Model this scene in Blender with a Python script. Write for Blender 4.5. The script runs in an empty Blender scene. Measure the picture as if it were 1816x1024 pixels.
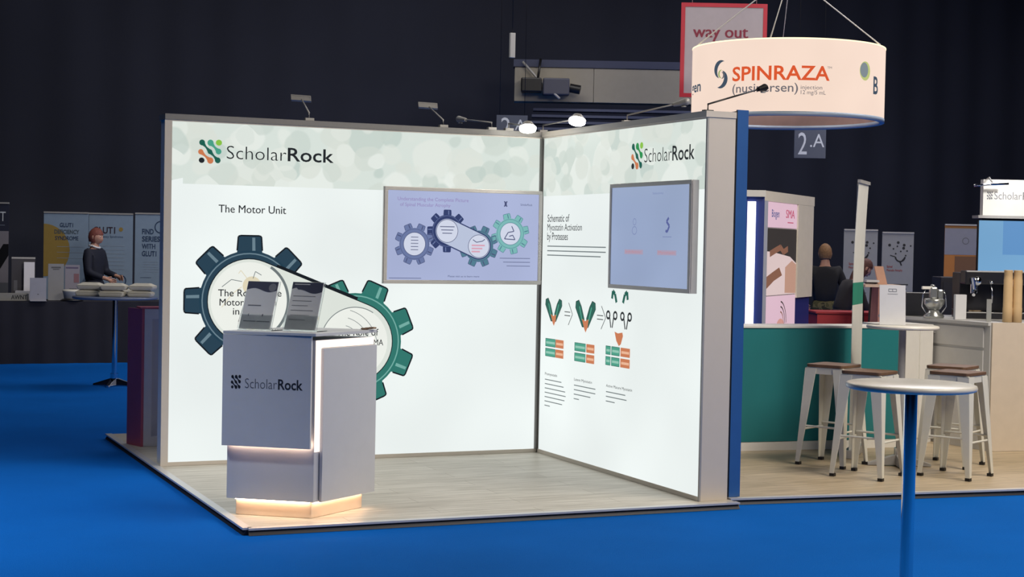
import bpy, bmesh, math, random
from mathutils import Vector, Matrix
random.seed(7)
PI = math.pi
SC = bpy.context.scene
COL = SC.collection

# ------------------------------------------------------------------ camera, world, lights, exposure
cam_d = bpy.data.cameras.new('camera'); cam = bpy.data.objects.new('camera', cam_d); COL.objects.link(cam)
FPX = 2835.86
CP = Vector((-2.365, -11.4977, 1.6972)); YAW, PITCH, ROLL = .4151, -.0285, .0195
FW = Vector((math.sin(YAW)*math.cos(PITCH), math.cos(YAW)*math.cos(PITCH), math.sin(PITCH)))
r0 = FW.cross(Vector((0, 0, 1))).normalized(); u0 = r0.cross(FW)
RT = r0*math.cos(ROLL)+u0*math.sin(ROLL); UP = -r0*math.sin(ROLL)+u0*math.cos(ROLL)
cam.matrix_world = Matrix(((RT.x, UP.x, -FW.x, CP.x), (RT.y, UP.y, -FW.y, CP.y), (RT.z, UP.z, -FW.z, CP.z), (0, 0, 0, 1)))
cam_d.sensor_width = 36; cam_d.lens = FPX/1816*36; cam_d.clip_end = 200
SC.camera = cam
SC.view_settings.view_transform = 'Standard'; SC.view_settings.look = 'None'
SC.view_settings.exposure = 0; SC.view_settings.gamma = 1; SC.view_settings.use_curve_mapping = False
w = bpy.data.worlds.new('hall_world'); SC.world = w; w.use_nodes = True
w.node_tree.nodes['Background'].inputs[0].default_value = (.02, .025, .05, 1)
w.node_tree.nodes['Background'].inputs[1].default_value = .3

def area(name, loc, size, power, col, tgt=None, sy=None):
    d = bpy.data.lights.new(name, 'AREA'); d.energy = power; d.color = col; d.size = size
    if sy: d.shape = 'RECTANGLE'; d.size_y = sy
    o = bpy.data.objects.new(name, d); COL.objects.link(o); o.location = loc
    t = Vector(tgt) if tgt else Vector(loc)-Vector((0, 0, 1))
    o.rotation_euler = (t-Vector(loc)).to_track_quat('-Z', 'Y').to_euler(); return o
def spot(name, loc, tgt, power, col, angle=60, r=.03, blend=.6):
    d = bpy.data.lights.new(name, 'SPOT'); d.energy = power; d.color = col; d.spot_size = math.radians(angle)
    d.shadow_soft_size = r; d.spot_blend = blend
    o = bpy.data.objects.new(name, d); COL.objects.link(o); o.location = loc
    o.rotation_euler = (Vector(tgt)-Vector(loc)).to_track_quat('-Z', 'Y').to_euler(); return o
area('hall_lamp_front', (4.5, -9.0, 7.6), 5, 510, (1, .93, .85), tgt=(2.0, -2, 0))
spot('added_carpet_spot', (-4.0, -3.2, 7.5), (-1.3, -1.7, 0), 1350, (.92, .97, 1), 40, .3, 1)  # added light, brightens the carpet at the booth's left front
area('hall_lamp_left', (-3, 3, 7.6), 4, 60, (.85, .9, 1))
area('hall_lamp_right', (6.5, -5.5, 7.6), 4, 480, (1, .90, .76), tgt=(6, -1, 0))
spot('added_banner_fill', (1.2, 6.5, 7), (1.2, 11.3, 1.2), 420, (1, .97, .93), 34, .1, .8)  # added fill to lift the left banners, stands for no fixture
area('hall_lamp_back', (5, 7.5, 7.6), 5, 200, (1, .97, .95), sy=3)
area('hall_lamp_back_right', (12, 5, 7.6), 5, 420, (.95, .93, 1))
spot('neighbour_spot', (6.0, -3.2, 3.6), (5.6, -.8, .3), 100, (1, .86, .7), 95, .15)

def at(u, v, D): return CP + D*(FW + RT*(u-908)/FPX - UP*(v-512)/FPX)
def at_z(u, v, h):
    d = FW + RT*(u-908)/FPX - UP*(v-512)/FPX; return CP + d*((h-CP.z)/d.z)
def at_y(u, v, h):
    d = FW + RT*(u-908)/FPX - UP*(v-512)/FPX; return CP + d*((h-CP.y)/d.y)
def at_x(u, v, h):
    d = FW + RT*(u-908)/FPX - UP*(v-512)/FPX; return CP + d*((h-CP.x)/d.x)

# ------------------------------------------------------------------ materials
def lin(c):
    return tuple(((x/255)/12.92 if x/255 <= .04045 else ((x/255+.055)/1.055)**2.4) for x in c)
MC = {}
def mat(name, c, rough=.5, metal=0, var=.025, scale=12, spec=.5, trans=0, bump=0, bscale=80):
    if name in MC: return MC[name]
    m = bpy.data.materials.new(name); m.use_nodes = True; nt = m.node_tree; b = nt.nodes['Principled BSDF']
    l = lin(c); tc = nt.nodes.new('ShaderNodeTexCoord'); nz = nt.nodes.new('ShaderNodeTexNoise'); nz.inputs['Scale'].default_value = scale
    nz.inputs['Detail'].default_value = 4
    nt.links.new(tc.outputs['Object'], nz.inputs['Vector'])
    cr = nt.nodes.new('ShaderNodeValToRGB')
    cr.color_ramp.elements[0].position = .3; cr.color_ramp.elements[1].position = .7
    cr.color_ramp.elements[0].color = tuple(x*(1-var) for x in l)+(1,); cr.color_ramp.elements[1].color = tuple(min(1, x*(1+var)) for x in l)+(1,)
    nt.links.new(nz.outputs['Fac'], cr.inputs[0]); nt.links.new(cr.outputs[0], b.inputs['Base Color'])
    b.inputs['Roughness'].default_value = rough; b.inputs['Metallic'].default_value = metal
    b.inputs['Specular IOR Level'].default_value = spec
    if trans: b.inputs['Transmission Weight'].default_value = trans; b.inputs['IOR'].default_value = 1.3
    if bump:
        n2 = nt.nodes.new('ShaderNodeTexNoise'); n2.inputs['Scale'].default_value = bscale; nt.links.new(tc.outputs['Object'], n2.inputs['Vector'])
        bp = nt.nodes.new('ShaderNodeBump'); bp.inputs['Strength'].default_value = bump; bp.inputs['Distance'].default_value = .01
        nt.links.new(n2.outputs['Fac'], bp.inputs['Height']); nt.links.new(bp.outputs[0], b.inputs['Normal'])
    MC[name] = m; return m
def emi(name, c, s=1.0, base=None, var=.015, scale=1.5, rough=.5):
    """something that gives off light: backlit print, screen, lamp"""
    if name in MC: return MC[name]
    m = mat(name, base or (20, 20, 20), rough, var=.02); nt = m.node_tree; b = nt.nodes['Principled BSDF']
    l = lin(c); nz = nt.nodes.new('ShaderNodeTexNoise'); nz.inputs['Scale'].default_value = scale; nz.inputs['Detail'].default_value = 1
    tc = nt.nodes['Texture Coordinate']; nt.links.new(tc.outputs['Object'], nz.inputs['Vector'])
    cr = nt.nodes.new('ShaderNodeValToRGB'); cr.color_ramp.elements[0].position = .35; cr.color_ramp.elements[1].position = .65
    cr.color_ramp.elements[0].color = tuple(x*(1-var) for x in l)+(1,); cr.color_ramp.elements[1].color = tuple(x*(1+var) for x in l)+(1,)
    nt.links.new(nz.outputs['Fac'], cr.inputs[0]); nt.links.new(cr.outputs[0], b.inputs['Emission Color'])
    b.inputs['Emission Strength'].default_value = s; b.inputs['Specular IOR Level'].default_value = .1
    return m
def header_mat():
    m = emi('backlit_cell_print', (225, 235, 228), .92, base=(40, 42, 40)); nt = m.node_tree; b = nt.nodes['Principled BSDF']
    tc = nt.nodes['Texture Coordinate']; prev = None
    base = nt.nodes.new('ShaderNodeRGB'); base.outputs[0].default_value = lin((222, 232, 225))+(1,); prev = base.outputs[0]
    dn = nt.nodes.new('ShaderNodeTexNoise'); dn.inputs['Scale'].default_value = 3
    nt.links.new(tc.outputs['Object'], dn.inputs['Vector'])
    for k, (s, cut, fac) in enumerate([(2.9, .52, .8), (3.8, .46, .75), (4.9, .42, .7), (3.4, .40, .65)]):
        mp = nt.nodes.new('ShaderNodeMapping'); mp.inputs['Location'].default_value = (k*3.7, k*1.3, k*2.1)
        mp.inputs['Scale'].default_value = (1, .9, 1.1)
        nt.links.new(tc.outputs['Object'], mp.inputs[0])
        vo = nt.nodes.new('ShaderNodeTexVoronoi'); vo.inputs['Scale'].default_value = s
        mx = nt.nodes.new('ShaderNodeVectorMath'); mx.operation = 'MULTIPLY_ADD'
        nt.links.new(dn.outputs['Color'], mx.inputs[0]); mx.inputs[1].default_value = (.12, .12, .12); nt.links.new(mp.outputs[0], mx.inputs[2])
        nt.links.new(mx.outputs[0], vo.inputs['Vector'])
        ms = nt.nodes.new('ShaderNodeMapRange'); ms.inputs['From Min'].default_value = cut; ms.inputs['From Max'].default_value = cut-.05
        ms.inputs['To Max'].default_value = fac
        nt.links.new(vo.outputs['Distance'], ms.inputs['Value'])
        cr = nt.nodes.new('ShaderNodeValToRGB')
        cr.color_ramp.elements[0].color = lin((194, 210, 203))+(1,); cr.color_ramp.elements[1].color = lin((240, 246, 240))+(1,)
        e = cr.color_ramp.elements.new(.5); e.color = lin((224, 230, 221))+(1,)
        sx = nt.nodes.new('ShaderNodeSeparateColor'); nt.links.new(vo.outputs['Color'], sx.inputs[0])
        nt.links.new(sx.outputs[0], cr.inputs[0])
        mi = nt.nodes.new('ShaderNodeMix'); mi.data_type = 'RGBA'
        nt.links.new(ms.outputs[0], mi.inputs['Factor']); nt.links.new(prev, mi.inputs[6]); nt.links.new(cr.outputs[0], mi.inputs[7])
        prev = mi.outputs[2]
    nt.links.new(prev, b.inputs['Emission Color']); return m
def wood_floor(name='pale_oak_boards', c1=(218, 211, 199), c2=(205, 197, 184)):
    m = bpy.data.materials.new(name); m.use_nodes = True; nt = m.node_tree; b = nt.nodes['Principled BSDF']
    tc = nt.nodes.new('ShaderNodeTexCoord'); br = nt.nodes.new('ShaderNodeTexBrick')
    br.inputs['Scale'].default_value = 1; br.inputs['Brick Width'].default_value = 1.25; br.inputs['Row Height'].default_value = .19
    br.inputs['Mortar Size'].default_value = .0015; br.inputs['Color1'].default_value = lin(c1)+(1,)
    br.inputs['Color2'].default_value = lin(c2)+(1,); br.inputs['Mortar'].default_value = lin((140, 124, 104))+(1,)
    nt.links.new(tc.outputs['Object'], br.inputs['Vector'])
    mp = nt.nodes.new('ShaderNodeMapping'); mp.inputs['Scale'].default_value = (1.2, 14, 1); nt.links.new(tc.outputs['Object'], mp.inputs[0])
    nz = nt.nodes.new('ShaderNodeTexNoise'); nz.inputs['Scale'].default_value = 2.5; nz.inputs['Detail'].default_value = 6; nt.links.new(mp.outputs[0], nz.inputs['Vector'])
    cr = nt.nodes.new('ShaderNodeValToRGB'); cr.color_ramp.elements[0].position = .35; cr.color_ramp.elements[1].position = .7
    cr.color_ramp.elements[0].color = (.7, .68, .64, 1); cr.color_ramp.elements[1].color = (1.05, 1.05, 1.05, 1); nt.links.new(nz.outputs['Fac'], cr.inputs[0])
    mi = nt.nodes.new('ShaderNodeMix'); mi.data_type = 'RGBA'; mi.blend_type = 'MULTIPLY'; mi.inputs['Factor'].default_value = 1
    nt.links.new(br.outputs['Color'], mi.inputs[6]); nt.links.new(cr.outputs[0], mi.inputs[7]); nt.links.new(mi.outputs[2], b.inputs['Base Color'])
    b.inputs['Roughness'].default_value = .42; b.inputs['Specular IOR Level'].default_value = .35
    return m
def carpet_mat():
    m = mat('blue_carpet', (14, 104, 200), .95, var=.08, scale=.8, spec=.05, bump=.5, bscale=260)
    nt = m.node_tree; b = nt.nodes['Principled BSDF']; b.inputs['Sheen Weight'].default_value = 0
    return m
def drape_mat(name, c):
    m = mat(name, c, .9, var=.15, scale=.25, spec=.05); return m
def camo_mat():
    m = mat('camouflage_cloth', (90, 88, 60), .9, var=.5, scale=9)
    cr = [n for n in m.node_tree.nodes if n.type == 'VALTORGB'][0]; cr.color_ramp.interpolation = 'CONSTANT'
    for i, (p, c) in enumerate([(0, (60, 58, 42)), (.45, (112, 104, 72)), (.52, (80, 78, 50)), (.6, (135, 125, 92))]):
        if i < 2: cr.color_ramp.elements[i].position = p; cr.color_ramp.elements[i].color = lin(c)+(1,)
        else: e = cr.color_ramp.elements.new(p); e.color = lin(c)+(1,)
    return m

BLK = mat('black_plastic', (22, 22, 25), .4)
ALU = mat('brushed_aluminium', (176, 174, 172), .45, .25, scale=40)
ALUD = mat('grey_anodised_rail', (136, 134, 132), .45, .2, scale=40)
CREAM = mat('cream_lacquered_frame', (220, 210, 198), .5, var=.01)
GREYW = mat('satin_white_laminate', (205, 205, 208), .45, var=.02)
CHROME = mat('polished_chrome', (225, 228, 235), .08, 1, var=.02)
WHITE = mat('white_paint', (232, 230, 224), .45, var=.02)
PAPER = mat('white_card', (215, 216, 220), .7, var=.02)

# ------------------------------------------------------------------ mesh helpers
class MB:
    def __init__(s): s.v = []; s.f = []; s.m = []; s.mats = []; s.sm = []
    def mi(s, m):
        if m not in s.mats: s.mats.append(m)
        return s.mats.index(m)
    def add(s, vs, fs, m, smooth=False):
        n = len(s.v); s.v += [Vector(p) for p in vs]; k = s.mi(m)
        for f in fs: s.f.append([n+i for i in f]); s.m.append(k); s.sm.append(smooth)
        return s
    def hexa(s, b4, t4, m): return s.add(list(b4)+list(t4), [(3, 2, 1, 0), (4, 5, 6, 7), (0, 1, 5, 4), (1, 2, 6, 5), (2, 3, 7, 6), (3, 0, 4, 7)], m)
    def box(s, lo, hi, m, M=None):
        a, b = lo, hi
        p = [Vector(q) for q in [(a[0], a[1], a[2]), (b[0], a[1], a[2]), (b[0], b[1], a[2]), (a[0], b[1], a[2]), (a[0], a[1], b[2]), (b[0], a[1], b[2]), (b[0], b[1], b[2]), (a[0], b[1], b[2])]]
        if M: p = [M @ q for q in p]
        return s.hexa(p[:4], p[4:], m)
    def prism(s, pts, z0, z1, m):      # plan polygon (ccw), vertical
        n = len(pts); vs = [Vector((p[0], p[1], z0)) for p in pts]+[Vector((p[0], p[1], z1)) for p in pts]
        return s.add(vs, [tuple(range(n-1, -1, -1)), tuple(range(n, 2*n))]+[(i, (i+1) % n, n+(i+1) % n, n+i) for i in range(n)], m)
    def slab(s, P, x0, y0, x1, y1, d0, d1, m):   # box in a plane's own coordinates
        b = [P(x0, y0, d0), P(x1, y0, d0), P(x1, y1, d0), P(x0, y1, d0)]; t = [P(x0, y0, d1), P(x1, y0, d1), P(x1, y1, d1), P(x0, y1, d1)]
        return s.hexa(b, t, m)
    def flat(s, P, pts, off, m): return s.add([P(a, b, off) for a, b in pts], [tuple(range(len(pts)))], m)
    def rect(s, P, x0, y0, x1, y1, off, m): return s.flat(P, [(x0, y0), (x1, y0), (x1, y1), (x0, y1)], off, m)
    def line(s, P, pts, wd, off, m):
        for (a, b), (c, d) in zip(pts, pts[1:]):
            L = math.hypot(c-a, d-b) or 1; nx, ny = -(d-b)/L*wd/2, (c-a)/L*wd/2
            s.flat(P, [(a+nx, b+ny), (a-nx, b-ny), (c-nx, d-ny), (c+nx, d+ny)], off, m)
        return s
    def disc(s, P, cx, cy, r, off, m, n=32, ry=None):
        return s.flat(P, [(cx+r*math.cos(2*PI*i/n), cy+(ry or r)*math.sin(2*PI*i/n)) for i in range(n)], off, m)
    def ring(s, P, cx, cy, r0, r1, off, m, n=40, a0=0, a1=2*PI, sx=1):
        for i in range(n):
            t, u = a0+(a1-a0)*i/n, a0+(a1-a0)*(i+1)/n
            s.flat(P, [(cx+sx*r0*math.cos(t), cy+r0*math.sin(t)), (cx+sx*r1*math.cos(t), cy+r1*math.sin(t)), (cx+sx*r1*math.cos(u), cy+r1*math.sin(u)), (cx+sx*r0*math.cos(u), cy+r0*math.sin(u))], off, m)
        return s
    def cyl(s, p0, p1, r0, m, r1=None, n=20, smooth=True):
        p0, p1 = Vector(p0), Vector(p1); r1 = r0 if r1 is None else r1
        d = (p1-p0).normalized(); a = d.orthogonal().normalized(); b = d.cross(a)
        vs = [p0+(a*math.cos(2*PI*i/n)+b*math.sin(2*PI*i/n))*r0 for i in range(n)]+[p1+(a*math.cos(2*PI*i/n)+b*math.sin(2*PI*i/n))*r1 for i in range(n)]
        s.add(vs, [(i, (i+1) % n, n+(i+1) % n, n+i) for i in range(n)], m, smooth)
        s.add(vs[:n], [tuple(range(n-1, -1, -1))], m); s.add(vs[n:], [tuple(range(n))], m); return s
    def lathe(s, prof, c, m, n=32, smooth=True):
        c = Vector(c); vs = []; K = len(prof)
        for i in range(n):
            t = 2*PI*i/n
            for r, z in prof: vs.append(c+Vector((r*math.cos(t), r*math.sin(t), z)))
        fs = [(i*K+k, ((i+1) % n)*K+k, ((i+1) % n)*K+k+1, i*K+k+1) for i in range(n) for k in range(K-1)]
        return s.add(vs, fs, m, smooth)
    def tube(s, pts, r, m, n=8):
        pts = [Vector(p) for p in pts]; vs = []
        for i, p in enumerate(pts):
            d = (pts[min(i+1, len(pts)-1)]-pts[max(i-1, 0)]).normalized(); a = d.cross(Vector((.123, .31, .94))).normalized(); b = d.cross(a)
            vs += [p+(a*math.cos(2*PI*k/n)+b*math.sin(2*PI*k/n))*r for k in range(n)]
        fs = [(i*n+k, i*n+(k+1) % n, (i+1)*n+(k+1) % n, (i+1)*n+k) for i in range(len(pts)-1) for k in range(n)]
        fs += [tuple(range(n-1, -1, -1)), tuple((len(pts)-1)*n+k for k in range(n))]
        return s.add(vs, fs, m, True)
    def ball(s, c, r, m, sc=(1, 1, 1), n=16, k=10):
        c = Vector(c); vs = []
        for j in range(k+1):
            ph = PI*j/k
            for i in range(n):
                t = 2*PI*i/n; vs.append(c+Vector((r*sc[0]*math.sin(ph)*math.cos(t), r*sc[1]*math.sin(ph)*math.sin(t), r*sc[2]*math.cos(ph))))
        return s.add(vs, [(j*n+i, (j+1)*n+i, (j+1)*n+(i+1) % n, j*n+(i+1) % n) for j in range(k) for i in range(n)], m, True)
    def text(s, P, txt, x0, y0, x1, cap, off, m, bold=0, shear=0):
        dbl = bold > 0 and ('M' in txt or 'W' in txt or 'w' in txt)      # double strike where swelling the outline would close the letter
        vs, fs = text_geo(txt, 0 if dbl else bold, shear)
        xs = [v[0] for v in vs]; mn, mx = min(xs), max(xs); kx = (x1-x0)/(mx-mn); ky = cap/CAPH
        for dx in ((-bold*kx, bold*kx) if dbl else (0,)):
            s.add([P(x0+dx+(v[0]-mn)*kx, y0+v[1]*ky, off+(.0002 if dx > 0 else 0)) for v in vs], fs, m)
        return s
    def build(s, name, parent=None, world=True, bevel=0, label=None):
        me = bpy.data.meshes.new(name); loc = Vector((0, 0, 0))
        if parent and world:
            q = parent
            while q: loc += q.location; q = q.parent
        me.from_pydata([tuple(v-loc) for v in s.v], [], s.f)
        for m in s.mats: me.materials.append(m)
        for p, k, q in zip(me.polygons, s.m, s.sm): p.material_index = k; p.use_smooth = q
        me.update(); me.validate()
        bm = bmesh.new(); bm.from_mesh(me); bmesh.ops.remove_doubles(bm, verts=bm.verts, dist=1e-6) if bevel else None; bm.to_mesh(me); bm.free()
        o = bpy.data.objects.new(name, me); COL.objects.link(o)
        if parent: o.parent = parent
        if bevel:
            bv = o.modifiers.new('bevel', 'BEVEL'); bv.width = bevel; bv.segments = 2; bv.limit_method = 'ANGLE'
        if label: o['label'] = label
        return o
TC = {}
def text_geo(txt, bold=0, shear=0):
    k = (txt, bold, shear)
    if k in TC: return TC[k]
    cu = bpy.data.curves.new('tmp', 'FONT'); cu.body = txt; cu.size = 1; cu.offset = bold; cu.shear = shear; cu.resolution_u = 3
    o = bpy.data.objects.new('tmp', cu); COL.objects.link(o)
    dg = bpy.context.evaluated_depsgraph_get(); me = bpy.data.meshes.new_from_object(o.evaluated_get(dg))
    r = ([tuple(v.co) for v in me.vertices], [tuple(p.vertices) for p in me.polygons])
    bpy.data.objects.remove(o); bpy.data.curves.remove(cu); bpy.data.meshes.remove(me)
    TC[k] = r; return r
CAPH = max(v[1] for v in text_geo('H')[0])

def tag(o, label, cat, group=None):
    o['label'] = label; o['category'] = cat
    if group: o['group'] = group
    return o
def thing(name, loc, label, cat, group=None, rot=0):
    o = bpy.data.objects.new(name, None); COL.objects.link(o); o.location = loc; o.rotation_euler = (0, 0, rot); o.empty_display_size = .1
    return tag(o, label, cat, group)
def struct(o): o['kind'] = 'structure'; return o
def plane(o, u, v=(0, 0, 1)):
    o, u, v = Vector(o), Vector(u).normalized(), Vector(v).normalized(); n = u.cross(v)
    return lambda a, b, d=0: o+u*a+v*b+n*d
def copy_tree(o, parent=None):
    c = o.copy(); COL.objects.link(c); c.parent = parent
    for ch in list(o.children): copy_tree(ch, c)
    return c

# ------------------------------------------------------------------ hall shell
DRAPE = drape_mat('navy_drape', (50, 52, 62)); DARK = drape_mat('black_ceiling', (16, 16, 20))
def drape(name, p0, p1, h, m, amp=.025, step=.22):
    p0, p1 = Vector(p0), Vector(p1); L = (p1-p0).length; d = (p1-p0)/L; nn = d.cross(Vector((0, 0, 1))); N = int(L/step*4)
    vs = []
    for i in range(N+1):
        t = L*i/N; o = amp*math.sin(2*PI*t/step/4+.7*math.sin(t*1.3))
        for z in (0, h): vs.append(p0+d*t+nn*o+Vector((0, 0, z)))
    b = MB(); b.add(vs, [(2*i, 2*i+2, 2*i+3, 2*i+1) for i in range(N)], m, True); return struct(b.build(name))
X0, X1, Y0, Y1, HZ = -7, 23, -15, 13.2, 8.2
struct(MB().box((X0, Y0, -.1), (X1, Y1, 0), carpet_mat()).build('floor'))
struct(MB().box((X0, Y0, HZ), (X1, Y1, HZ+.1), DARK).build('ceiling'))
drape('wall_back', (X0, Y1-.15, 0), (X1, Y1-.15, 0), HZ, DRAPE)
drape('wall_left', (X0+.1, Y0, 0), (X0+.1, Y1, 0), HZ, DARK)
drape('wall_right', (X1-.1, Y0, 0), (X1-.1, Y1, 0), HZ, DARK)
drape('wall_front', (X0, Y0+.1, 0), (X1, Y0+.1, 0), HZ, DARK)

# ------------------------------------------------------------------ raised booth floors
PZ = .04
WOOD = wood_floor()
EDGE = mat('silver_edge_trim', (214, 212, 212), .35, .3, scale=30)
def booth_floor(name, pts, label):
    t = thing(name, (pts[0][0], pts[0][1], 0), label, 'booth floor')
    MB().prism(pts, 0.001, PZ, WOOD if pts[0][0] < 1 else wood_floor('warm_oak_boards', (206, 188, 160), (192, 174, 146))).build('floor_boards', t)
    n = len(pts)
    for i in ((0, n-1) if pts[0][0] < 1 else (0,)):
        a, b = Vector(pts[i]+(0,)), Vector(pts[(i+1) % n]+(0,)); d = (b-a).normalized(); nn = d.cross(Vector((0, 0, 1)))
        m = MB(); q = [a+nn*.03, b+nn*.03, b-nn*.02, a-nn*.02]
        m.hexa([p+Vector((0, 0, .002)) for p in [a+nn*.03, b+nn*.03, b, a]], [p+Vector((0, 0, .03)) for p in [a+nn*.012, b+nn*.012, b, a]], mat('dark_trim_riser', (34, 36, 46), .5, .2))
        m.hexa([p+Vector((0, 0, PZ-.008)) for p in [a+nn*.03, b+nn*.03, b-nn*.022, a-nn*.022]], [p+Vector((0, 0, PZ+.004)) for p in [a+nn*.03, b+nn*.03, b-nn*.022, a-nn*.022]], EDGE)
        m.build('edge_trim', t)
    return t
booth_floor('booth_platform', [(-.06, -2.6), (3.175, -2.63), (3.175, 2.0), (-.06, 2.0)], 'low pale wood booth floor with silver edge under the white gear-print booth')
booth_floor('booth_platform', [(3.2, -2.48), (9.6, -3.15), (9.6, .95), (3.2, .95)], 'low pale wood booth floor under the white stools and teal counter')

# ------------------------------------------------------------------ gear helpers
def gear(mb, P, cx, cz, rin, rout, rtip, off, m, mh, ml, n=8, ph=0, hl=True, tw=.32):
    seg = 6*n
    mb.ring(P, cx, cz, rin, rout, off, m, seg)
    for k in range(n):
        t = ph+2*PI*k/n; c, s = math.cos(t), math.sin(t); hw = rout*tw/1.25; ht = hw*.92
        def q(r, w): return (cx+r*c-w*s, cz+r*s+w*c)
        mb.flat(P, [q(rout*.96, -hw), q(rtip*.985, -ht), q(rtip, -ht*.8), q(rtip, ht*.8), q(rtip*.985, ht), q(rout*.96, hw)], off, m)
        if hl:
            mb.flat(P, [q(rout*1.0, -hw*.45), q(rtip*.97, -ht*.45), q(rtip*.97, -ht*.2), q(rout*1.0, -hw*.2)], off+.0006, mh)
            mb.line(P, [q(rout, -hw), q(rtip*.985, -ht), q(rtip, -ht*.8), q(rtip, ht*.8), q(rtip*.985, ht), q(rout, hw)], rout*.03, off+.0008, ml)
    if hl:
        mb.ring(P, cx, cz, rin*.985, rin*1.03, off+.0006, ml, seg)
        mb.ring(P, cx, cz, rout*.93, rout*.955, off+.0007, mh, seg)
def capsule(P_, c0, r0, c1, r1, n=24):
    a = math.atan2(c1[1]-c0[1], c1[0]-c0[0]); d = math.hypot(c1[0]-c0[0], c1[1]-c0[1]); b = math.acos((r0-r1)/d)
    pts = [(c0[0]+r0*math.cos(t), c0[1]+r0*math.sin(t)) for t in [a+b+(2*PI-2*b)*i/n for i in range(n+1)]]
    pts += [(c1[0]+r1*math.cos(t), c1[1]+r1*math.sin(t)) for t in [a-b+2*b*i/n for i in range(n+1)]]
    return pts
INK = emi('backlit_black_ink', (36, 42, 48), .6, base=(20, 20, 22))
INKL = emi('backlit_grey_ink', (120, 130, 132), .8, base=(30, 30, 30))
FAB = emi('backlit_white_fabric', (243, 250, 248), .92, base=(60, 62, 62), var=.05, scale=.9)
HEAD = header_mat()
G_D = emi('backlit_slate_ink', (38, 66, 84), .9); G_DH = emi('backlit_slate_highlight', (110, 135, 148), .9)
G_T = emi('backlit_teal_ink', (48, 122, 112), .9); G_TH = emi('backlit_teal_highlight', (120, 180, 170), .9)
G_BL = emi('backlit_outline_ink', (16, 26, 36), .7)
G_IN = emi('backlit_pale_ink', (228, 234, 226), .92); G_IN2 = emi('backlit_cream_ink', (243, 246, 239), .94)
OR_ = emi('backlit_orange_ink', (210, 126, 84), .9); ORH = emi('backlit_light_orange_ink', (245, 190, 155), .9)
LGR = emi('backlit_lime_ink', (140, 200, 70), .9); TEALM = emi('backlit_mint_ink', (76, 165, 140), .9)

def blob_chain(mb, P, x0, y0, w, h, pts, m, off):
    """two swollen ends joined by a narrow waist"""
    (a, b, ra), (c, d, rb) = pts
    for (p, q, r) in pts: mb.disc(P, x0+p*w, y0+q*h, r*w, off, m, 20, r*h)
    L = math.hypot((c-a)*w, (d-b)*h); nx, ny = -(d-b)*h/L, (c-a)*w/L
    l, r_ = [], []
    for i in range(13):
        t = i/12; ww = ((ra*(1-t)+rb*t)*(.35+.62*abs(2*t-1)**1.6))*(w+h)/2
        x, y = x0+(a+(c-a)*t)*w, y0+(b+(d-b)*t)*h
        l.append((x+nx*ww, y+ny*ww)); r_.append((x-nx*ww, y-ny*ww))
    for i in range(12): mb.flat(P, [l[i], r_[i], r_[i+1], l[i+1]], off, m)
def logo_icon(mb, P, x0, y0, w, h, cols, off):
    dk, td, mn, lg, og = cols
    blob_chain(mb, P, x0, y0, w, h, [(.17, .86, .12), (.50, .50, .10)], td, off)
    blob_chain(mb, P, x0, y0, w, h, [(.50, .50, .10), (.83, .16, .12)], td, off+.0003)
    blob_chain(mb, P, x0, y0, w, h, [(.52, .86, .13), (.86, .52, .12)], mn, off)
    mb.disc(P, x0+.87*w, y0+.88*h, .13*w, off, lg, 20, .12*h)
    blob_chain(mb, P, x0, y0, w, h, [(.12, .48, .11), (.52, .14, .13)], og, off)
    mb.disc(P, x0+.16*w, y0+.14*h, .12*w, off, dk, 20, .11*h)

# ------------------------------------------------------------------ back lightbox wall
TH = .2; W = 2.94; ZT = 2.575
bw = thing('lightbox_wall', (1.47, 0, PZ), 'wide backlit white wall with two large interlocked gears, left of the booth corner', 'display wall')
MB().box((-.02, 0.012, PZ+.001), (W+.20, TH, ZT-.03), GREYW).build('wall_body', bw)
m = MB()
m.box((-.035, -.004, PZ+.001), (.018, .012, ZT-.04), CREAM); m.box((.018, -.004, PZ+.001), (W-.001, .012, .068), CREAM)
m.box((.018, -.004, 2.524), (W-.001, .012, ZT-.04), CREAM); m.box((W-.022, -.014, .068), (W-.001, .012, 2.524), ALUD)
m.build('frame', bw)
MB().box((-.035, -.012, ZT-.04), (W+.2, TH+.01, ZT), ALUD).build('top_rail', bw)
PB = plane((0, 0, 0), (1, 0, 0))     # off goes toward -y (viewer)
MB().slab(PB, .018, .068, W-.022, 2.524, -.011, -.002, FAB).build('fabric_print', bw)
m = MB(); m.rect(PB, .10, 2.078, W-.022, 2.524, 0, HEAD); m.flat(PB, [(.018, 2.1), (.10, 2.12), (.10, 2.524), (.018, 2.524)], 0, HEAD)
m.build('header_print', bw)
m = MB(); logo_icon(m, PB, .205, 2.226, .175, .178, (INK, emi('backlit_green_ink', (30, 98, 84), .9), TEALM, LGR, OR_), .002)
m.text(PB, 'Scholar', .416, 2.268, .862, .096, .002, INK, -.012); m.text(PB, 'Rock', .872, 2.270, 1.226, .096, .002, INK, .012)
m.build('logo_print', bw)
MB().text(PB, 'The Motor Unit', .362, 1.878, .866, .056, .002, INK, .006).build('heading_text', bw)
m = MB(); c1 = (.597, 1.235); c2 = (1.412, .925)
m.flat(PB, capsule(PB, c1, .305, c2, .298), .0028, G_IN)
m.ring(PB, *c1, .285, .305, .0034, INKL, 40, -1.3, 1.0); m.disc(PB, *c1, .285, .0031, G_IN2, 40); m.disc(PB, *c2, .262, .0031, G_IN2, 40); m.ring(PB, *c2, .262, .268, .0034, INKL, 40, 1.0, 3.6)
cp = capsule(PB, c1, .305, c2, .298)
gear(m, PB, *c1, .30, .368, .478, .0016, G_D, G_DH, G_BL, 8, 0)
gear(m, PB, *c2, .295, .372, .474, .0010, G_T, G_TH, G_BL, 8, PI/8)
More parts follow.
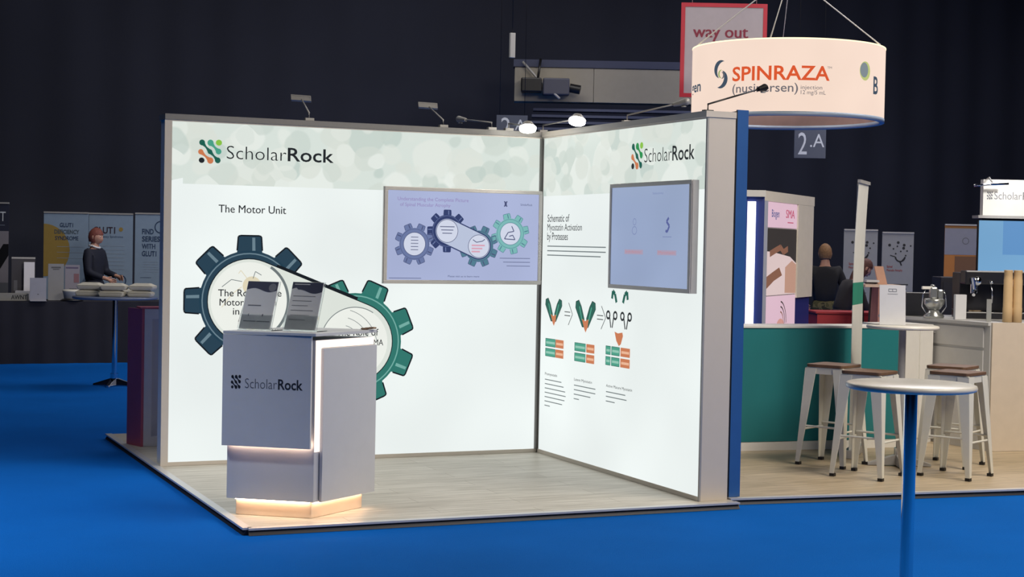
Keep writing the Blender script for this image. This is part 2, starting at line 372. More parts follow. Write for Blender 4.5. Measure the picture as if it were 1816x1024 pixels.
a = math.atan2(c2[1]-c1[1], c2[0]-c1[0]); sx, sy = -math.sin(a), math.cos(a)
m.flat(PB, capsule(PB, c1, .312, c2, .305), .0024, G_BL)
for sg in (1, -1):
    m.line(PB, [(c1[0]+sg*sx*.312+.1*math.cos(a), c1[1]+sg*sy*.312+.1*math.sin(a)), (c2[0]+sg*sx*.31-.1*math.cos(a), c2[1]+sg*sy*.31-.1*math.sin(a))], .03, .0026, G_BL)
# nerve and muscle line drawings inside the circles
YEL = emi('backlit_straw_ink', (230, 220, 190), .92)
for k in range(7):
    t = .3+k*.8; m.line(PB, [(c1[0]+.06*math.cos(t), c1[1]+.12+.05*math.sin(t)), (c1[0]+.14*math.cos(t+.15), c1[1]+.1+.13*math.sin(t)), (c1[0]+.22*math.cos(t+.05), c1[1]+.02+.19*math.sin(t))], .005, .0040, INKL if k % 2 else YEL)
m.disc(PB, c1[0]+.02, c1[1]+.11, .07, .0036, YEL, 20)
for k in range(4):
    m.ring(PB, c2[0]-.12, c2[1]-.05, .12+.06*k, .124+.06*k, .0040, INKL, 16, .2, 1.3)
m.ring(PB, c2[0]-.28, c2[1]+.12, .05, .075, .0037, YEL, 16, 1.6, 2.8)
m.text(PB, 'The Role of the', .366, 1.268, .84, .050, .0045, INK, .006); m.text(PB, 'Motor Neuron', .378, 1.200, .80, .050, .0045, INK, .006)
m.text(PB, 'in SMA', .478, 1.134, .70, .050, .0045, INK, .006)
m.text(PB, 'The Role of', 1.27, .975, 1.60, .05, .0045, INK, .006); m.text(PB, 'the Muscle in SMA', 1.22, .90, 1.64, .045, .0045, INK, .004)
m.build('gear_print', bw)

# ------------------------------------------------------------------ right lightbox wall
D2 = 2.535
rw = thing('lightbox_wall', (W+.1, -D2/2, PZ), 'backlit white wall with green and orange molecule diagrams, right of the booth corner', 'display wall')
MB().box((W+.012, -D2+.0, PZ+.001), (W+.212, -.016, ZT-.03), CREAM).build('wall_body', rw)
m = MB()
m.box((W, -D2, PZ+.001), (W+.012, -D2+.016, ZT-.04), ALU); m.box((W, -D2+.016, PZ+.001), (W+.012, -.016, .070), CREAM)
m.box((W, -D2+.016, 2.524), (W+.012, -.016, ZT-.04), CREAM); m.box((W, -.036, .07), (W+.012, -.016, 2.524), ALUD)
m.build('frame', rw)
MB().box((W-.012, -D2-.006, ZT-.04), (W+.214, -.014, ZT), CREAM).build('top_rail', rw)
PR = plane((W, 0, 0), (0, -1, 0))    # a = distance from the corner, off toward -x (inside)
MB().slab(PR, .036, .070, D2-.016, 2.524, -.011, -.002, FAB).build('fabric_print', rw)
MB().rect(PR, .036, 2.070, D2-.016, 2.524, 0, HEAD).build('header_print', rw)
GRN = emi('backlit_green_ink', (30, 98, 84), .9)
m = MB(); logo_icon(m, PR, 1.50, 2.226, .175, .19, (INK, GRN, emi('backlit_bright_green_ink', (46, 150, 84), .9), LGR, OR_), .002)
m.text(PR, 'Scholar', 1.695, 2.272, 2.078, .096, .002, INK, -.010); m.text(PR, 'Rock', 2.088, 2.272, 2.382, .096, .002, INK, .012)
m.build('logo_print', rw)
m = MB()
m.text(PR, 'Schematic of', .13, 1.868, .52, .056, .002, INK, .004); m.text(PR, 'Myostatin Activation', .13, 1.800, .74, .052, .002, INK, .004); m.text(PR, 'by Proteases', .13, 1.728, .50, .056, .002, INK, .004)
for k, (z, b) in enumerate([(1.678, 1.14), (1.642, 1.14), (1.608, 1.06)]): m.rect(PR, .135, z-.004, b, z+.004, .002, INKL)
m.build('heading_text', rw)
m = MB()
def vshape(cx, cz, s, split=0):
    for sg in (-1, 1):
        pts = [(cx+sg*.002, cz-.085*s), (cx+sg*.045*s, cz-.085*s), (cx+sg*.15*s, cz+.04*s), (cx+sg*.145*s, cz+.08*s), (cx+sg*.10*s, cz+.092*s), (cx+sg*.06*s, cz+.05*s), (cx+sg*.015*s, cz-.03*s)]
        m.flat(PR, pts, .002, GRN); m.line(PR, [(cx+sg*.05*s, cz-.04*s), (cx+sg*.09*s, cz+.05*s)], .014*s, .0026, TEALM); m.line(PR, pts, .005, .0028, INK)
    m.flat(PR, [(cx-.05*s, cz-.03*s), (cx-.01*s, cz-.1*s), (cx+.01*s, cz-.12*s), (cx+.04*s, cz-.08*s), (cx+.05*s, cz-.03*s), (cx, cz-.045*s)], .0032, OR_)
vshape(.275, 1.18, 1.0); vshape(.83, 1.175, 1.12)
for x, z in ((.47, 1.165), (1.02, 1.165)):
    m.line(PR, [(x, z+.014), (x+.1, z+.014)], .006, .002, INK); m.line(PR, [(x, z-.014), (x+.1, z-.014)], .006, .002, INK)
    m.line(PR, [(x+.07, z+.085), (x+.14, z), (x+.07, z-.085)], .007, .002, INK)
cx = 1.375
for sg in (-1, 1):
    m.line(PR, [(cx+sg*.05, 1.285), (cx+sg*.075, 1.345), (cx+sg*.11, 1.365), (cx+sg*.12, 1.31)], .03, .002, GRN)
for k, x in enumerate((1.20, 1.31, 1.42, 1.53)):
    s = 1 if k % 2 else -1
    m.ring(PR, x, 1.19, .018, .034, .002, INK, 14); m.line(PR, [(x-.02*s, 1.19), (x-.045*s, 1.10)], .014, .0022, INK)
m.flat(PR, [(cx-.07, 1.075), (cx-.02, 1.065), (cx+.05, 1.075), (cx+.06, 1.05), (cx+.03, .99), (cx, .975), (cx-.04, 1.01)], .002, OR_)
for i, (x, z) in enumerate([(.14, .955), (.66, .955), (1.175, .965)]):
    for r in range(2):
        zz = z-r*.077
        segs = [[(0, .18, 0), (.185, .325, 1)], [(0, .185, 0), (.20, .33, 1)], [(0, .075, 0), (.09, .215, 0), (.232, .37, 1)]][i]
        for a_, b_, o in segs:
            m.rect(PR, x+a_, zz-.06, x+b_, zz, .002, OR_ if o else TEALM)
            m.rect(PR, x+a_+.01, zz-.040, x+b_-.01, zz-.022, .0026, ORH if o else emi('backlit_pale_mint_ink', (150, 205, 185), .9))
            m.line(PR, [(x+a_, zz-.06), (x+b_, zz-.06), (x+b_, zz), (x+a_, zz), (x+a_, zz-.06)], .004, .003, OR_ if o else GRN)
m.build('diagram_print', rw)
m = MB()
for i, (x, z, t, wd, ls) in enumerate([(.14, .668, 'Promyostatin', .22, (.30, .34, .37, .38, .36, .32, .10)), (.66, .668, 'Latent Myostatin', .30, (.36, .36, .28, .09)), (1.19, .668, 'Active Mature Myostatin', .40, (.30, .32, .14))]):
    m.text(PR, t, x, z, x+wd, .020, .002, INK, .005)
    for k, l in enumerate(ls): m.rect(PR, x, z-.035-k*.034-.0035, x+l, z-.035-k*.034+.0035, .002, INKL)
m.build('caption_text', rw)

# ------------------------------------------------------------------ televisions
def tv(P, x0, z0, x1, z1, label, scr, d=.055):
    t = thing('television', P((x0+x1)/2, z0, .03), label, 'television')
    b = .028
    m = MB(); m.slab(P, x0, z0, x1, z1, .0165, d-.012, mat('tv_casing', (205, 200, 194), .45, 0)); m.build('casing', t)
    m = MB()
    for q in [(x0, z0, x1, z0+b), (x0, z1-b, x1, z1), (x0, z0+b, x0+b, z1-b), (x1-b, z0+b, x1, z1-b)]: m.slab(P, *q, d-.012, d, mat('silver_bezel', (205, 200, 194), .4, .1))
    m.build('bezel', t, bevel=.003)
    s = MB().slab(P, x0+b, z0+b, x1-b, z1-b, d-.012, d-.006, scr).build('screen', t)
    return t, s, (x0+b, z0+b, x1-b, z1-b, d-.005)
S1 = emi('lavender_screen', (174, 184, 220), .95, base=(10, 10, 12), var=.06, scale=1.3, rough=.2)
t, s, (a0, b0, a1, b1, d) = tv(PB, 1.615, 1.372, 2.925, 2.108, 'wall-mounted television showing four coloured gears on a lavender slide', S1)
m = MB(); SL = emi('screen_slate', (110, 125, 170), .9); SN = emi('screen_navy', (48, 62, 110), .9); SM = emi('screen_mid_teal', (84, 130, 150), .9); ST = emi('screen_mint', (128, 192, 190), .9); SW = emi('screen_white', (212, 218, 236), .95)
SI = emi('screen_ink', (80, 88, 130), .8); SIP = emi('screen_pink_ink', (156, 146, 196), .9)
def sg(u, v):
    p = at_y(u, v, -.05); return p.x, p.z
g = [sg(735, 433), sg(793, 410), sg(849, 437), sg(905, 415)]
gear(m, PB, *g[0], .088, .122, .158, d, SL, SI, SI, 8, PI/8); m.disc(PB, *g[0], .088, d+.0003, SW)
m.flat(PB, capsule(PB, g[1], .103, g[2], .103), d+.0006, SN)
gear(m, PB, *g[1], .092, .125, .162, d, SN, SL, SN, 8, 0); gear(m, PB, *g[2], .092, .122, .160, d, SM, SI, SI, 8, PI/8)
m.flat(PB, capsule(PB, g[1], .094, g[2], .094), d+.0012, emi('screen_pale', (188, 198, 222), .95)); m.disc(PB, *g[1], .088, d+.0015, SW); m.disc(PB, *g[2], .088, d+.0015, SW)
m.ring(PB, *g[1], .086, .090, d+.0018, SI); m.ring(PB, *g[2], .086, .090, d+.0018, SI)
gear(m, PB, *g[3], .086, .120, .158, d, ST, SM, SM, 8, PI/8*.6); m.disc(PB, *g[3], .088, d+.0003, SW)
for k in range(5): m.rect(PB, g[0][0]-.03, g[0][1]+.05-k*.024, g[0][0]+.03, g[0][1]+.055-k*.024, d+.002, SI)
for k in range(3): m.rect(PB, g[1][0]-.06+.01*k, g[1][1]+.03-k*.025, g[1][0]+.06-.01*k, g[1][1]+.036-k*.025, d+.002, SI)
for k in range(3): m.rect(PB, g[2][0]-.06, g[2][1]-.0-k*.024, g[2][0]+.05-.02*k, g[2][1]+.012-k*.024, d+.002, emi('screen_pink', (225, 170, 190), .9))
m.line(PB, [(g[2][0]-.05, g[2][1]+.05), (g[2][0]-.02, g[2][1]+.03), (g[2][0]+.03, g[2][1]+.04), (g[2][0]+.05, g[2][1]+.055)], .006, d+.002, SI)
m.line(PB, [(g[3][0]+.01, g[3][1]+.06), (g[3][0]+.03, g[3][1]+.02), (g[3][0]-.02, g[3][1]+.01), (g[3][0]-.05, g[3][1]-.04), (g[3][0]+.04, g[3][1]-.045), (g[3][0]+.02, g[3][1]-.01), (g[3][0]-.01, g[3][1]-.02)], .007, d+.002, SI)
m.build('slide_gears', s)
m = MB(); m.text(PB, 'Understanding the Complete Picture', 1.72, 2.005, 2.30, .026, d, SIP, .008); m.text(PB, 'of Spinal Muscular Atrophy', 1.74, 1.962, 2.15, .026, d, SIP, .008)
m.build('slide_title', s); m = MB(); m.line(PB, [(2.60, 2.02), (2.62, 2.0), (2.60, 1.98)], .01, d, SI); m.line(PB, [(2.625, 2.02), (2.605, 2.0), (2.625, 1.98)], .01, d, SI); m.text(PB, 'ScholarRock', 2.74, 1.99, 2.84, .016, d, SI)
m.build('slide_logo', s); m = MB()
for k in range(3): m.rect(PB, 2.57+.03*k, 1.575-.03*k, 2.83, 1.579-.03*k, d, SI)
m.build('slide_note', s); m = MB(); m.text(PB, 'Please visit us to learn more', 2.14, 1.425, 2.40, .014, d, SI); m.rect(PB, 1.66, 1.412, 1.92, 1.416, d, SI)
m.build('slide_footer', s)
S2 = emi('dull_blue_screen', (154, 170, 203), .92, base=(10, 10, 12), var=.05, scale=1.3, rough=.2)
t, s, (a0, b0, a1, b1, d) = tv(PR, 1.325, 1.39, 2.475, 2.13, 'wall-mounted television with a dull blue nearly empty slide', S2, .075)
m = MB(); SP = emi('screen_dusty_pink', (176, 160, 184), .9); S3 = emi('screen_faint_ink', (128, 142, 186), .9)
m.rect(PR, 1.56, 1.635, 1.83, 1.668, d, SP); m.rect(PR, 2.03, 1.635, 2.29, 1.668, d, SP)
m.text(PR, 'Inhibitor', 1.58, 1.645, 1.81, .016, d+.001, emi('screen_rose', (196, 140, 150), .9)); m.text(PR, 'Myostatin', 2.05, 1.645, 2.27, .016, d+.001, emi('screen_rose', (196, 140, 150), .9))
m.ring(PR, 1.70, 1.80, .025, .03, d, S3, 14, sx=1.2); m.ring(PR, 1.70, 1.86, .02, .025, d, S3, 14)
m.line(PR, [(2.18, 1.885), (2.15, 1.86), (2.19, 1.83), (2.16, 1.79), (2.14, 1.80)], .018, d, emi('screen_violet', (90, 100, 160), .9)); m.rect(PR, 2.10, 1.755, 2.22, 1.760, d, S3)
m.text(PR, 'Selectivity', 1.95, 2.045, 2.1, .014, d, S3)
m.build('slide_marks', s)

# ------------------------------------------------------------------ counter with logo
C0 = Vector((.372, -2.44, 0)); CA = Vector((-.806, .59, 0)).normalized(); CB = Vector((.817, .577, 0)).normalized()
NA = Vector((-.59, -.806, 0)).normalized(); NB = Vector((.577, -.817, 0)).normalized()
la, lb = .545, .575
ct = thing('display_counter', (C0+CA*.27+CB*.28+Vector((0, 0, PZ))), 'light grey counter with company logo and warm glowing edges on the booth floor', 'counter')
def quad(i, a_, b_): return [C0+CA*i+CB*i, C0+CB*(b_-i)+CA*i, C0+CB*(b_-i)+CA*(a_-i), C0+CA*(a_-i)+CB*i]
LAM = mat('grey_laminate', (206, 207, 212), .5, var=.015); LED = emi('warm_white_led', (255, 216, 180), 15, var=.01); DIFF = emi('warm_led_diffuser', (255, 232, 214), 1.25, base=(200, 190, 180), var=.01)
MB().prism([(p.x, p.y) for p in quad(.035, la, lb)], PZ+.001, .138, mat('white_plinth', (238, 214, 190), .5, var=.02)).build('plinth', ct, bevel=.003)
MB().prism([(p.x, p.y) for p in quad(0, la, lb)], .142, 1.10, LAM).build('body', ct)
m = MB()
PA = plane(C0+CA*la, -CA); PBB = plane(C0, CB)
# strips under the body, above the plinth
m.slab(PA, .05, .1365, la-.03, .1415, -.028, -.012, LED); m.slab(PBB, .03, .1365, lb-.05, .1415, -.028, -.012, LED)
m.build('plinth_light_strip', ct)
MB().slab(PA, 0.02, .475, la-.02, .487, .012, .0215, LED).build('panel_light_strip', ct)
MB().slab(PA, -.018, .462, la-.01, 1.125, .022, .045, LAM).build('front_panel', ct, bevel=.001)
m = MB(); m.slab(PBB, .001, .44, .055, 1.10, .0005, .006, DIFF); m.slab(PBB, .055, 1.055, lb-.002, 1.10, .0005, .006, DIFF); m.build('side_light_band', ct)
MB().slab(PBB, .045, .141, lb, 1.052, .007, .028, LAM).build('side_panel', ct)
tp = quad(0, la, lb); tp = [tp[0]+NA*.046, tp[1]+NB*.03, tp[2], tp[3]+NA*.046]
MB().prism([(p.x, p.y) for p in [C0+NA*.046+NB*.02, C0+CB*(lb+.01)+NB*.02, C0+CB*lb+CA*la, C0+CA*(la+.018)+NA*.046]], 1.127, 1.145, LAM).build('counter_top', ct, bevel=.002)
DKI = mat('charcoal_vinyl', (40, 43, 52), .5)
m = MB(); x0 = .035; logo_icon(m, PA, x0, .80, .065, .085, (DKI,)*5, .0455)
m.text(PA, 'Scholar', .125, .808, .325, .058, .0456, mat('slate_vinyl', (96, 100, 112), .5), -.010); m.text(PA, 'Rock', .332, .808, .485, .058, .0456, DKI, .02); m.build('logo', ct)
# acrylic holders with leaflets
ACR = mat('clear_acrylic', (235, 240, 242), .06, trans=1, var=.01); LEAF = mat('leaflet_grey_paper', (205, 205, 208), .6, var=.03); LNV = mat('leaflet_navy_print', (46, 50, 76), .5); LDK = mat('leaflet_dark_print', (110, 112, 122), .6)
ZT2 = 1.1455
def holder(u, v, label, lab2, kind):
    base = at(u, v, 9.56); base.z = ZT2
    wdir = Vector((.577, -.817, 0)).normalized()*1; wdir = Vector((.70, -.714, 0)).normalized(); back = Vector((.714, .70, 0))
    up = (Vector((0, 0, 1))*.93+back*.34).normalized()
    Pn = plane(base+back*.0, wdir, up)
    t = thing('leaflet_holder', base+back*.05, label, 'leaflet holder', 'acrylic leaflet holders on the counter')
    m = MB(); m.slab(Pn, -.008, 0.01, .216, .315, -.012, -.009, ACR); m.slab(Pn, -.008, .01, .216, .10, .004, .007, ACR)
    m.build('backplate', t)
    q = base
    m = MB(); p = [q-wdir*.008, q+wdir*.224, q+wdir*.224+back*.13, q-wdir*.008+back*.13]; z0 = ZT2
    m.hexa([Vector((a.x, a.y, z0+.0005)) for a in p], [Vector((a.x, a.y, z0+.006)) for a in p], ACR); m.build('foot', t)
    l = thing('leaflet', Pn(.1, .02, 0), lab2, 'leaflet')
    MB().slab(Pn, 0, .012, .208, .309, -.006, 0.0, LEAF).build('pages', l)
    m = MB()
    N = 14; top = [(.208*i/N, .309) for i in range(N+1)]; bot = [(.208*i/N, .255+(.012*math.sin(2*PI*i/N)+(.01 if kind else 0)*(1 if i < 3 else -.4))) for i in range(N+1)]
    for i in range(N): m.flat(Pn, [bot[i], bot[i+1], top[i+1], top[i]], .0008, LNV)
    if kind == 0:
        m.disc(Pn, .175, .272, .026, .0012, LDK, 24)
        for a_, b_, w_ in [(.02, .055, .085), (.11, .055, .09), (.03, .155, .09)]: m.rect(Pn, a_, b_, a_+w_, b_+.006, .0012, LDK)
        m.rect(Pn, .045, .09, .05, .105, .0012, LNV); m.rect(Pn, .14, .09, .146, .105, .0012, LNV)
    else:
        m.rect(Pn, .015, .293, .12, .298, .0012, LEAF)
        for k in range(6): m.rect(Pn, .02, .22-k*.03, .17-.02*(k % 3), .223-k*.03, .0012, LDK)
    m.build('cover_print', l)
holder(423, 596, 'clear acrylic holder at the left end of the counter top', 'grey leaflet with a navy wave and a round seal, in the left holder', 0)
holder(503, 600, 'clear acrylic holder near the middle corner of the counter top', 'grey leaflet with a navy wave and no seal, in the right holder', 1)
q = at(655, 590, 9.86); q.z = ZT2
m = MB(); BRZ = mat('bronze_metal', (150, 120, 95), .35, .6)
for k in range(3):
    m.tube([q+Vector((.02*math.cos(t)+.022*k-.03, .02*math.sin(t)-.01*k, .006+.003*k)) for t in [2*PI*i/16 for i in range(17)]], .005, BRZ)
m.tube([q+Vector((.0, .0, .006)), q+Vector((-.03, -.015, .008)), q+Vector((-.045, .0, .006))], .004, BLK)
tag(m.build('cable_coil'), 'small coil of beige cable lying on the right end of the counter top', 'cable')

# ------------------------------------------------------------------ spotlights on the wall tops
LENS_ON = emi('lit_lamp_lens', (255, 252, 240), 40, var=0); LENS_OFF = mat('lamp_lens_unlit', (190, 190, 185), .2, .3)
def arm_lamp(base, head, label, on=False, rect=False, arm_mat=None, tgt=None, dark=False):
    base, head = Vector(base), Vector(head); t = thing('arm_spotlight', base, label, 'spotlight', 'arm spotlights on the booth wall tops')
    am = BLK if dark else ALU
    MB().box(base-Vector((.035, .02, -.001)), base+Vector((.035, .02, .022)), am).build('clamp', t, bevel=.003)
    el = base+Vector((0, 0, .06)); MB().tube([base+Vector((0, 0, .02)), el, el.lerp(head, .5), head], .006, am).build('arm', t)
    if rect:
        ax = Vector((.93, -.36, -.05)).normalized(); up = Vector((.0, .25, .95)).normalized(); n = ax.cross(up)
        P = plane(head-ax*.075-up*.02, ax, up)
        m = MB(); m.slab(P, 0, 0, .15, .008, -.02, .02, am); m.slab(P, 0, .034, .15, .042, -.02, .02, am); m.slab(P, 0, .008, .006, .034, -.02, .02, am); m.slab(P, .144, .008, .15, .034, -.02, .02, am); m.slab(P, .006, .008, .144, .034, .012, .018, am)
        h = m.build('lamp_head', t); MB().slab(P, .008, .010, .142, .032, -.018, -.01, LENS_OFF).build('lens', h)
    else:
        d = ((Vector(tgt)-head) if tgt else Vector((0, -.3, -1))).normalized()
        if not on:
            ad = (head-el).normalized(); sd2 = ad.cross(d).normalized()
            m = MB(); m.cyl(head-ad*.05, head+ad*.05, .014, am, .026, n=16); m.ball(head+ad*.05, .026, am); h = m.build('lamp_head', t)
            MB().cyl(head+ad*.03-Vector((0, 0, .026)), head+ad*.03-Vector((0, 0, .034)), .018, LENS_OFF, n=16).build('lens', h); return t
        m = MB(); m.cyl(head-d*.03, head+d*.012, .035, am, .066, n=24); h = m.build('lamp_head', t)
        MB().cyl(head+d*.0125, head+d*.03, .064, LENS_ON if on else LENS_OFF, n=24).build('lens', h)
        if on: spot('booth_lamp', head+d*.05, tgt, 14, (1, .97, .9), 110, .04)
    return t
zt = ZT+.001
def bx(u): p = at_y(u, 225, .05); return Vector((p.x, .05, zt))
arm_lamp(bx(548), at_y(534, 175, .30), 'unlit flat floodlight on a thin arm, leftmost on the booth wall top', rect=True)
arm_lamp(bx(786), at_y(759, 188, .30), 'unlit flat floodlight on a thin arm above the lavender television', rect=True)
arm_lamp(bx(872), at_y(820, 212, .45), 'dimly lit round lamp on an arm, just right of the second flat floodlight', on=False)
arm_lamp(bx(902), at_y(936, 224, -.25), 'brightly lit round lamp nearest the booth corner, left of it', on=True, tgt=(2.3, -1.2, 0))
arm_lamp((W-.03+.06, .06, zt), at_y(1024, 211, -.45), 'brightly lit round lamp just right of the booth corner', on=True, tgt=(2.3, -1.4, 0))
arm_lamp((W+.1, at_x(1112, 216, W+.1).y, zt), at_x(1206, 183, W+.35), 'unlit round lamp on a long grey arm over the right booth wall', tgt=(4.5, -1, .5))
p7 = Vector((W+.11, -2.35, zt))
arm_lamp(p7, at_x(1350, 157, W+.75), 'black arm lamp crossing in front of the round hanging sign', dark=True, tgt=(5, -2, .0))

# ------------------------------------------------------------------ blue partition wall of the next booth
BLU = mat('royal_blue_panel', (44, 92, 165), .5)
t = thing('partition_wall', (3.26, -1.2, PZ), 'tall narrow blue partition wall standing against the right booth wall', 'partition wall')
MB().box((3.205, -2.44, PZ+.005), (3.295, .3, 2.59), BLU).build('wall_body', t)
MB().box((3.200, -2.458, PZ+.005), (3.213, -2.44, 2.59), BLK).build('gap_shade_strip', t)  # black strip standing in for the shade in the gap between the walls
MB().box((3.213, -2.458, PZ+.005), (3.297, -2.44, 2.60), mat('blue_edge_profile', (50, 96, 160), .35)).build('edge_profile', t)

# ------------------------------------------------------------------ teal counter and neighbours
TEAL = mat('teal_laminate', (40, 122, 126), .35, var=.12, scale=.7)
A = Vector((4.2, -.37, 0)); Bt = Vector((6.02, -.55, 0)); d = (Bt-A).normalized(); PT = plane(A, d); L = (Bt-A).length
t = thing('teal_counter', (A+Bt)/2+Vector((0, .2, PZ)), 'long teal counter front with white kickboard behind the stools', 'counter')
MB().slab(PT, 0, .115, L, 1.045, -.35, 0, TEAL).build('body', t)
MB().slab(PT, 0, PZ+.001, L, .113, -.34, -.004, WHITE).build('kickboard', t)
MB().slab(PT, -.01, 1.046, L+.003, 1.062, -.35, .01, WHITE).build('counter_top', t)
# white cabinet beyond it
P0 = Bt+d*.03; P1 = Vector((6.58, -.30, 0)); dd = (P1-P0).normalized(); PW = plane(P0, dd); L2 = (P1-P0).length
t = thing('white_cabinet', P0.lerp(P1, .5)+Vector((0, .2, PZ)), 'plain white cabinet between the teal counter and the tall coffee bar', 'cabinet')
cpl = [(P0.x+.01, P0.y), (P1.x-.01, P1.y), (P1.x-.01, .1), (P0.x+.06, .1)]; MB().prism(cpl, PZ+.001, 1.045, WHITE).build('body', t)
MB().slab(PW, .03, .10, L2/2-.01, 1.03, .001, .012, WHITE).build('door', t); MB().slab(PW, L2/2+.01, .10, L2-.05, 1.03, .001, .012, WHITE).build('door', t)
MB().prism(cpl, 1.046, 1.062, WHITE).build('cabinet_top', t)
# coffee bar, near corner
N0 = Vector((6.622, -.965, 0)); SB = Vector((-.02, 1, 0)).normalized(); FB = Vector((.985, -.17, 0)).normalized()
t = thing('coffee_bar', N0+Vector((1, .5, PZ)), 'tall white bar with drawers and a cream front carrying cups and coffee gear', 'counter')
PS = plane(N0+SB*1.45, -SB); PF = plane(N0, FB)
q = [N0, N0+FB*2.4, N0+FB*2.4+SB*1.45, N0+SB*1.45]
GW = mat('pale_grey_laminate', (196, 196, 196), .5); CRM = mat('cream_laminate', (214, 200, 182), .5)
MB().prism([(p.x, p.y) for p in q], PZ+.001, 1.085, GW).build('body', t)
MB().slab(PF, 0.01, PZ+.002, 2.4, 1.112, .001, .02, CRM).build('front_panel', t)
MB().prism([(p.x, p.y) for p in [N0-FB*.02, N0+FB*2.4, N0+FB*2.4+SB*1.45, N0+SB*1.45-FB*.02]], 1.086, 1.112, GW).build('counter_top', t)
dr = MB().slab(PS, .05, .90, 1.38, 1.065, .001, .012, GW).build('drawer', t); MB().slab(PS, .62, .99, .78, .998, .013, .03, ALU).build('handle', dr)
for a_, b_ in ((.05, .70), (.73, 1.38)):
    dr = MB().slab(PS, a_, .10, b_, .875, .001, .012, GW).build('door', t)
MBx = MB(); MBx.cyl(PS(.98, .60, .012), PS(.98, .60, .04), .012, ALU); MBx.build('tap_knob', t)

# ------------------------------------------------------------------ stools
SEAT = mat('dark_walnut_seat', (112, 84, 62), .5, var=.25, scale=6); STW = mat('cream_powder_coat', (226, 224, 212), .35, var=.02)
def make_stool():
    r = thing('bar_stool', (0, 0, 0), 'x', 'stool', 'white metal bar stools')
    H = .775; sh = .155; fh = .205
    m = MB(); pts = []
    for cx_, cy_, a0 in ((sh-.03, sh-.03, 0), (-sh+.03, sh-.03, PI/2), (-sh+.03, -sh+.03, PI), (sh-.03, -sh+.03, 3*PI/2)):
        for i in range(5): pts.append((cx_+.035*math.cos(a0+PI/2*i/4), cy_+.035*math.sin(a0+PI/2*i/4)))
    m.prism(pts, H-.022, H, SEAT); m.build('seat', r, world=False, bevel=.003)
    m = MB()
    a, b = .148, .153
    for (x0, y0, x1, y1) in ((-b, -b, b, -b+.006), (-b, b-.006, b, b), (-b, -b+.006, -b+.006, b-.006), (b-.006, -b+.006, b, b-.006)): m.box((x0, y0, H-.075), (x1, y1, H-.0225), STW)
    m.box((-.147, -.147, H-.032), (.147, .147, H-.0225), STW); m.build('apron', r, world=False, bevel=.002)
    for sx in (-1, 1):
        for sy in (-1, 1):
            m = MB(); t0 = .159; wt = .092; wb = .034
            zt_, zb = H-.03, .022
            # angle-section leg: two tapering webs
            def L(s, w, z): return s*0+w
            tx, ty, bx_, by_ = sx*t0, sy*t0, sx*fh, sy*fh
            def web(wx, wy, dx, dy):
                b4 = [Vector((bx_, by_, zb)), Vector((bx_-sx*wb*wx, by_-sy*wb*wy, zb)), Vector((bx_-sx*wb*wx-sx*dx, by_-sy*wb*wy-sy*dy, zb)), Vector((bx_-sx*dx, by_-sy*dy, zb))]
                t4 = [Vector((tx, ty, zt_)), Vector((tx-sx*wt*wx, ty-sy*wt*wy, zt_)), Vector((tx-sx*wt*wx-sx*dx, ty-sy*wt*wy-sy*dy, zt_)), Vector((tx-sx*dx, ty-sy*dy, zt_))]
                m.hexa(b4, t4, STW)
            web(1, 0, 0, .006); web(0, 1, .006, 0)
            lg = m.build('leg', r, world=False, bevel=.0015)
            MB().box((bx_-sx*.036 if sx > 0 else bx_, by_-sy*.036 if sy > 0 else by_, 0), (bx_ if sx > 0 else bx_-sx*.036, by_ if sy > 0 else by_-sy*.036, .022), BLK).build('foot_cap', lg, world=False)
    z = .27; k = .159+(fh-.159)*(1-z/.75)-.012
    for p0, p1 in (((-k, -k, z), (k, -k, z)), ((-k, k, z), (k, k, z)), ((-k, -k, z+.03), (-k, k, z+.03)), ((k, -k, z+.03), (k, k, z+.03))):
        MB().cyl(p0, p1, .008, STW, n=10).build('footrest_bar', r, world=False)
    return r
st = make_stool(); ang = math.radians(28)
spots = [((4.86, -1.27), 'white metal bar stool nearest the teal counter, its seat greyish brown'), ((4.747, -1.876), 'white metal bar stool second from the left, with a brown seat'),
         ((5.40, -2.06), 'white metal bar stool at the coffee bar, the front one of the pair'), ((5.76, -1.56), 'white metal bar stool at the coffee bar, mostly hidden behind the front one')]
for i, ((x, y), lb_) in enumerate(spots):
    o = st if i == 0 else copy_tree(st)
    o.location = (x, y, PZ+.001); o.rotation_euler = (0, 0, ang+(0, .03, -.04, .05)[i]); o['label'] = lb_

# ------------------------------------------------------------------ round high tables
def round_table(loc, h, r, rp, label, ztop, pole_m, top_m, kind):
    t = thing('high_table', loc, label, 'table'); x, y, z = loc
    MB().lathe([(0, h-.028), (r-.012, h-.028), (r-.003, h-.024), (r, h-.014), (r-.003, h-.004), (r-.012, h), (0, h)], loc, top_m, 64).build('tabletop', t)
    MB().cyl((x, y, z+.03), (x, y, z+h-.029), rp, pole_m, n=32).build('pole', t)
    if kind == 'disc': MB().lathe([(0, .001), (.28, .001), (.285, .008), (.25, .016), (.06, .03), (rp, .05), (0, .05)], loc, CHROME, 48).build('base', t)
    else:
        m = MB(); m.cyl((x, y, z+.02), (x, y, z+.14), rp*1.5, CHROME, n=16); m.build('hub', t)
        for k in range(4):
            a = PI/4+PI/2*k+.3; c, s_ = math.cos(a), math.sin(a)
            m = MB(); p = lambda rr, w, zz: Vector((x+rr*c-w*s_, y+rr*s_+w*c, z+zz))
            m.hexa([p(.03, -.035, .01), p(.24, -.02, .002), p(.24, .02, .002), p(.03, .035, .01)], [p(.03, -.03, .09), p(.24, -.015, .022), p(.24, .015, .022), p(.03, .03, .09)], CHROME if kind == 'star' else ALU)
            m.build('foot', t, bevel=.003)
    return t
TW_ = mat('white_table_laminate', (232, 228, 218), .25, var=.015)
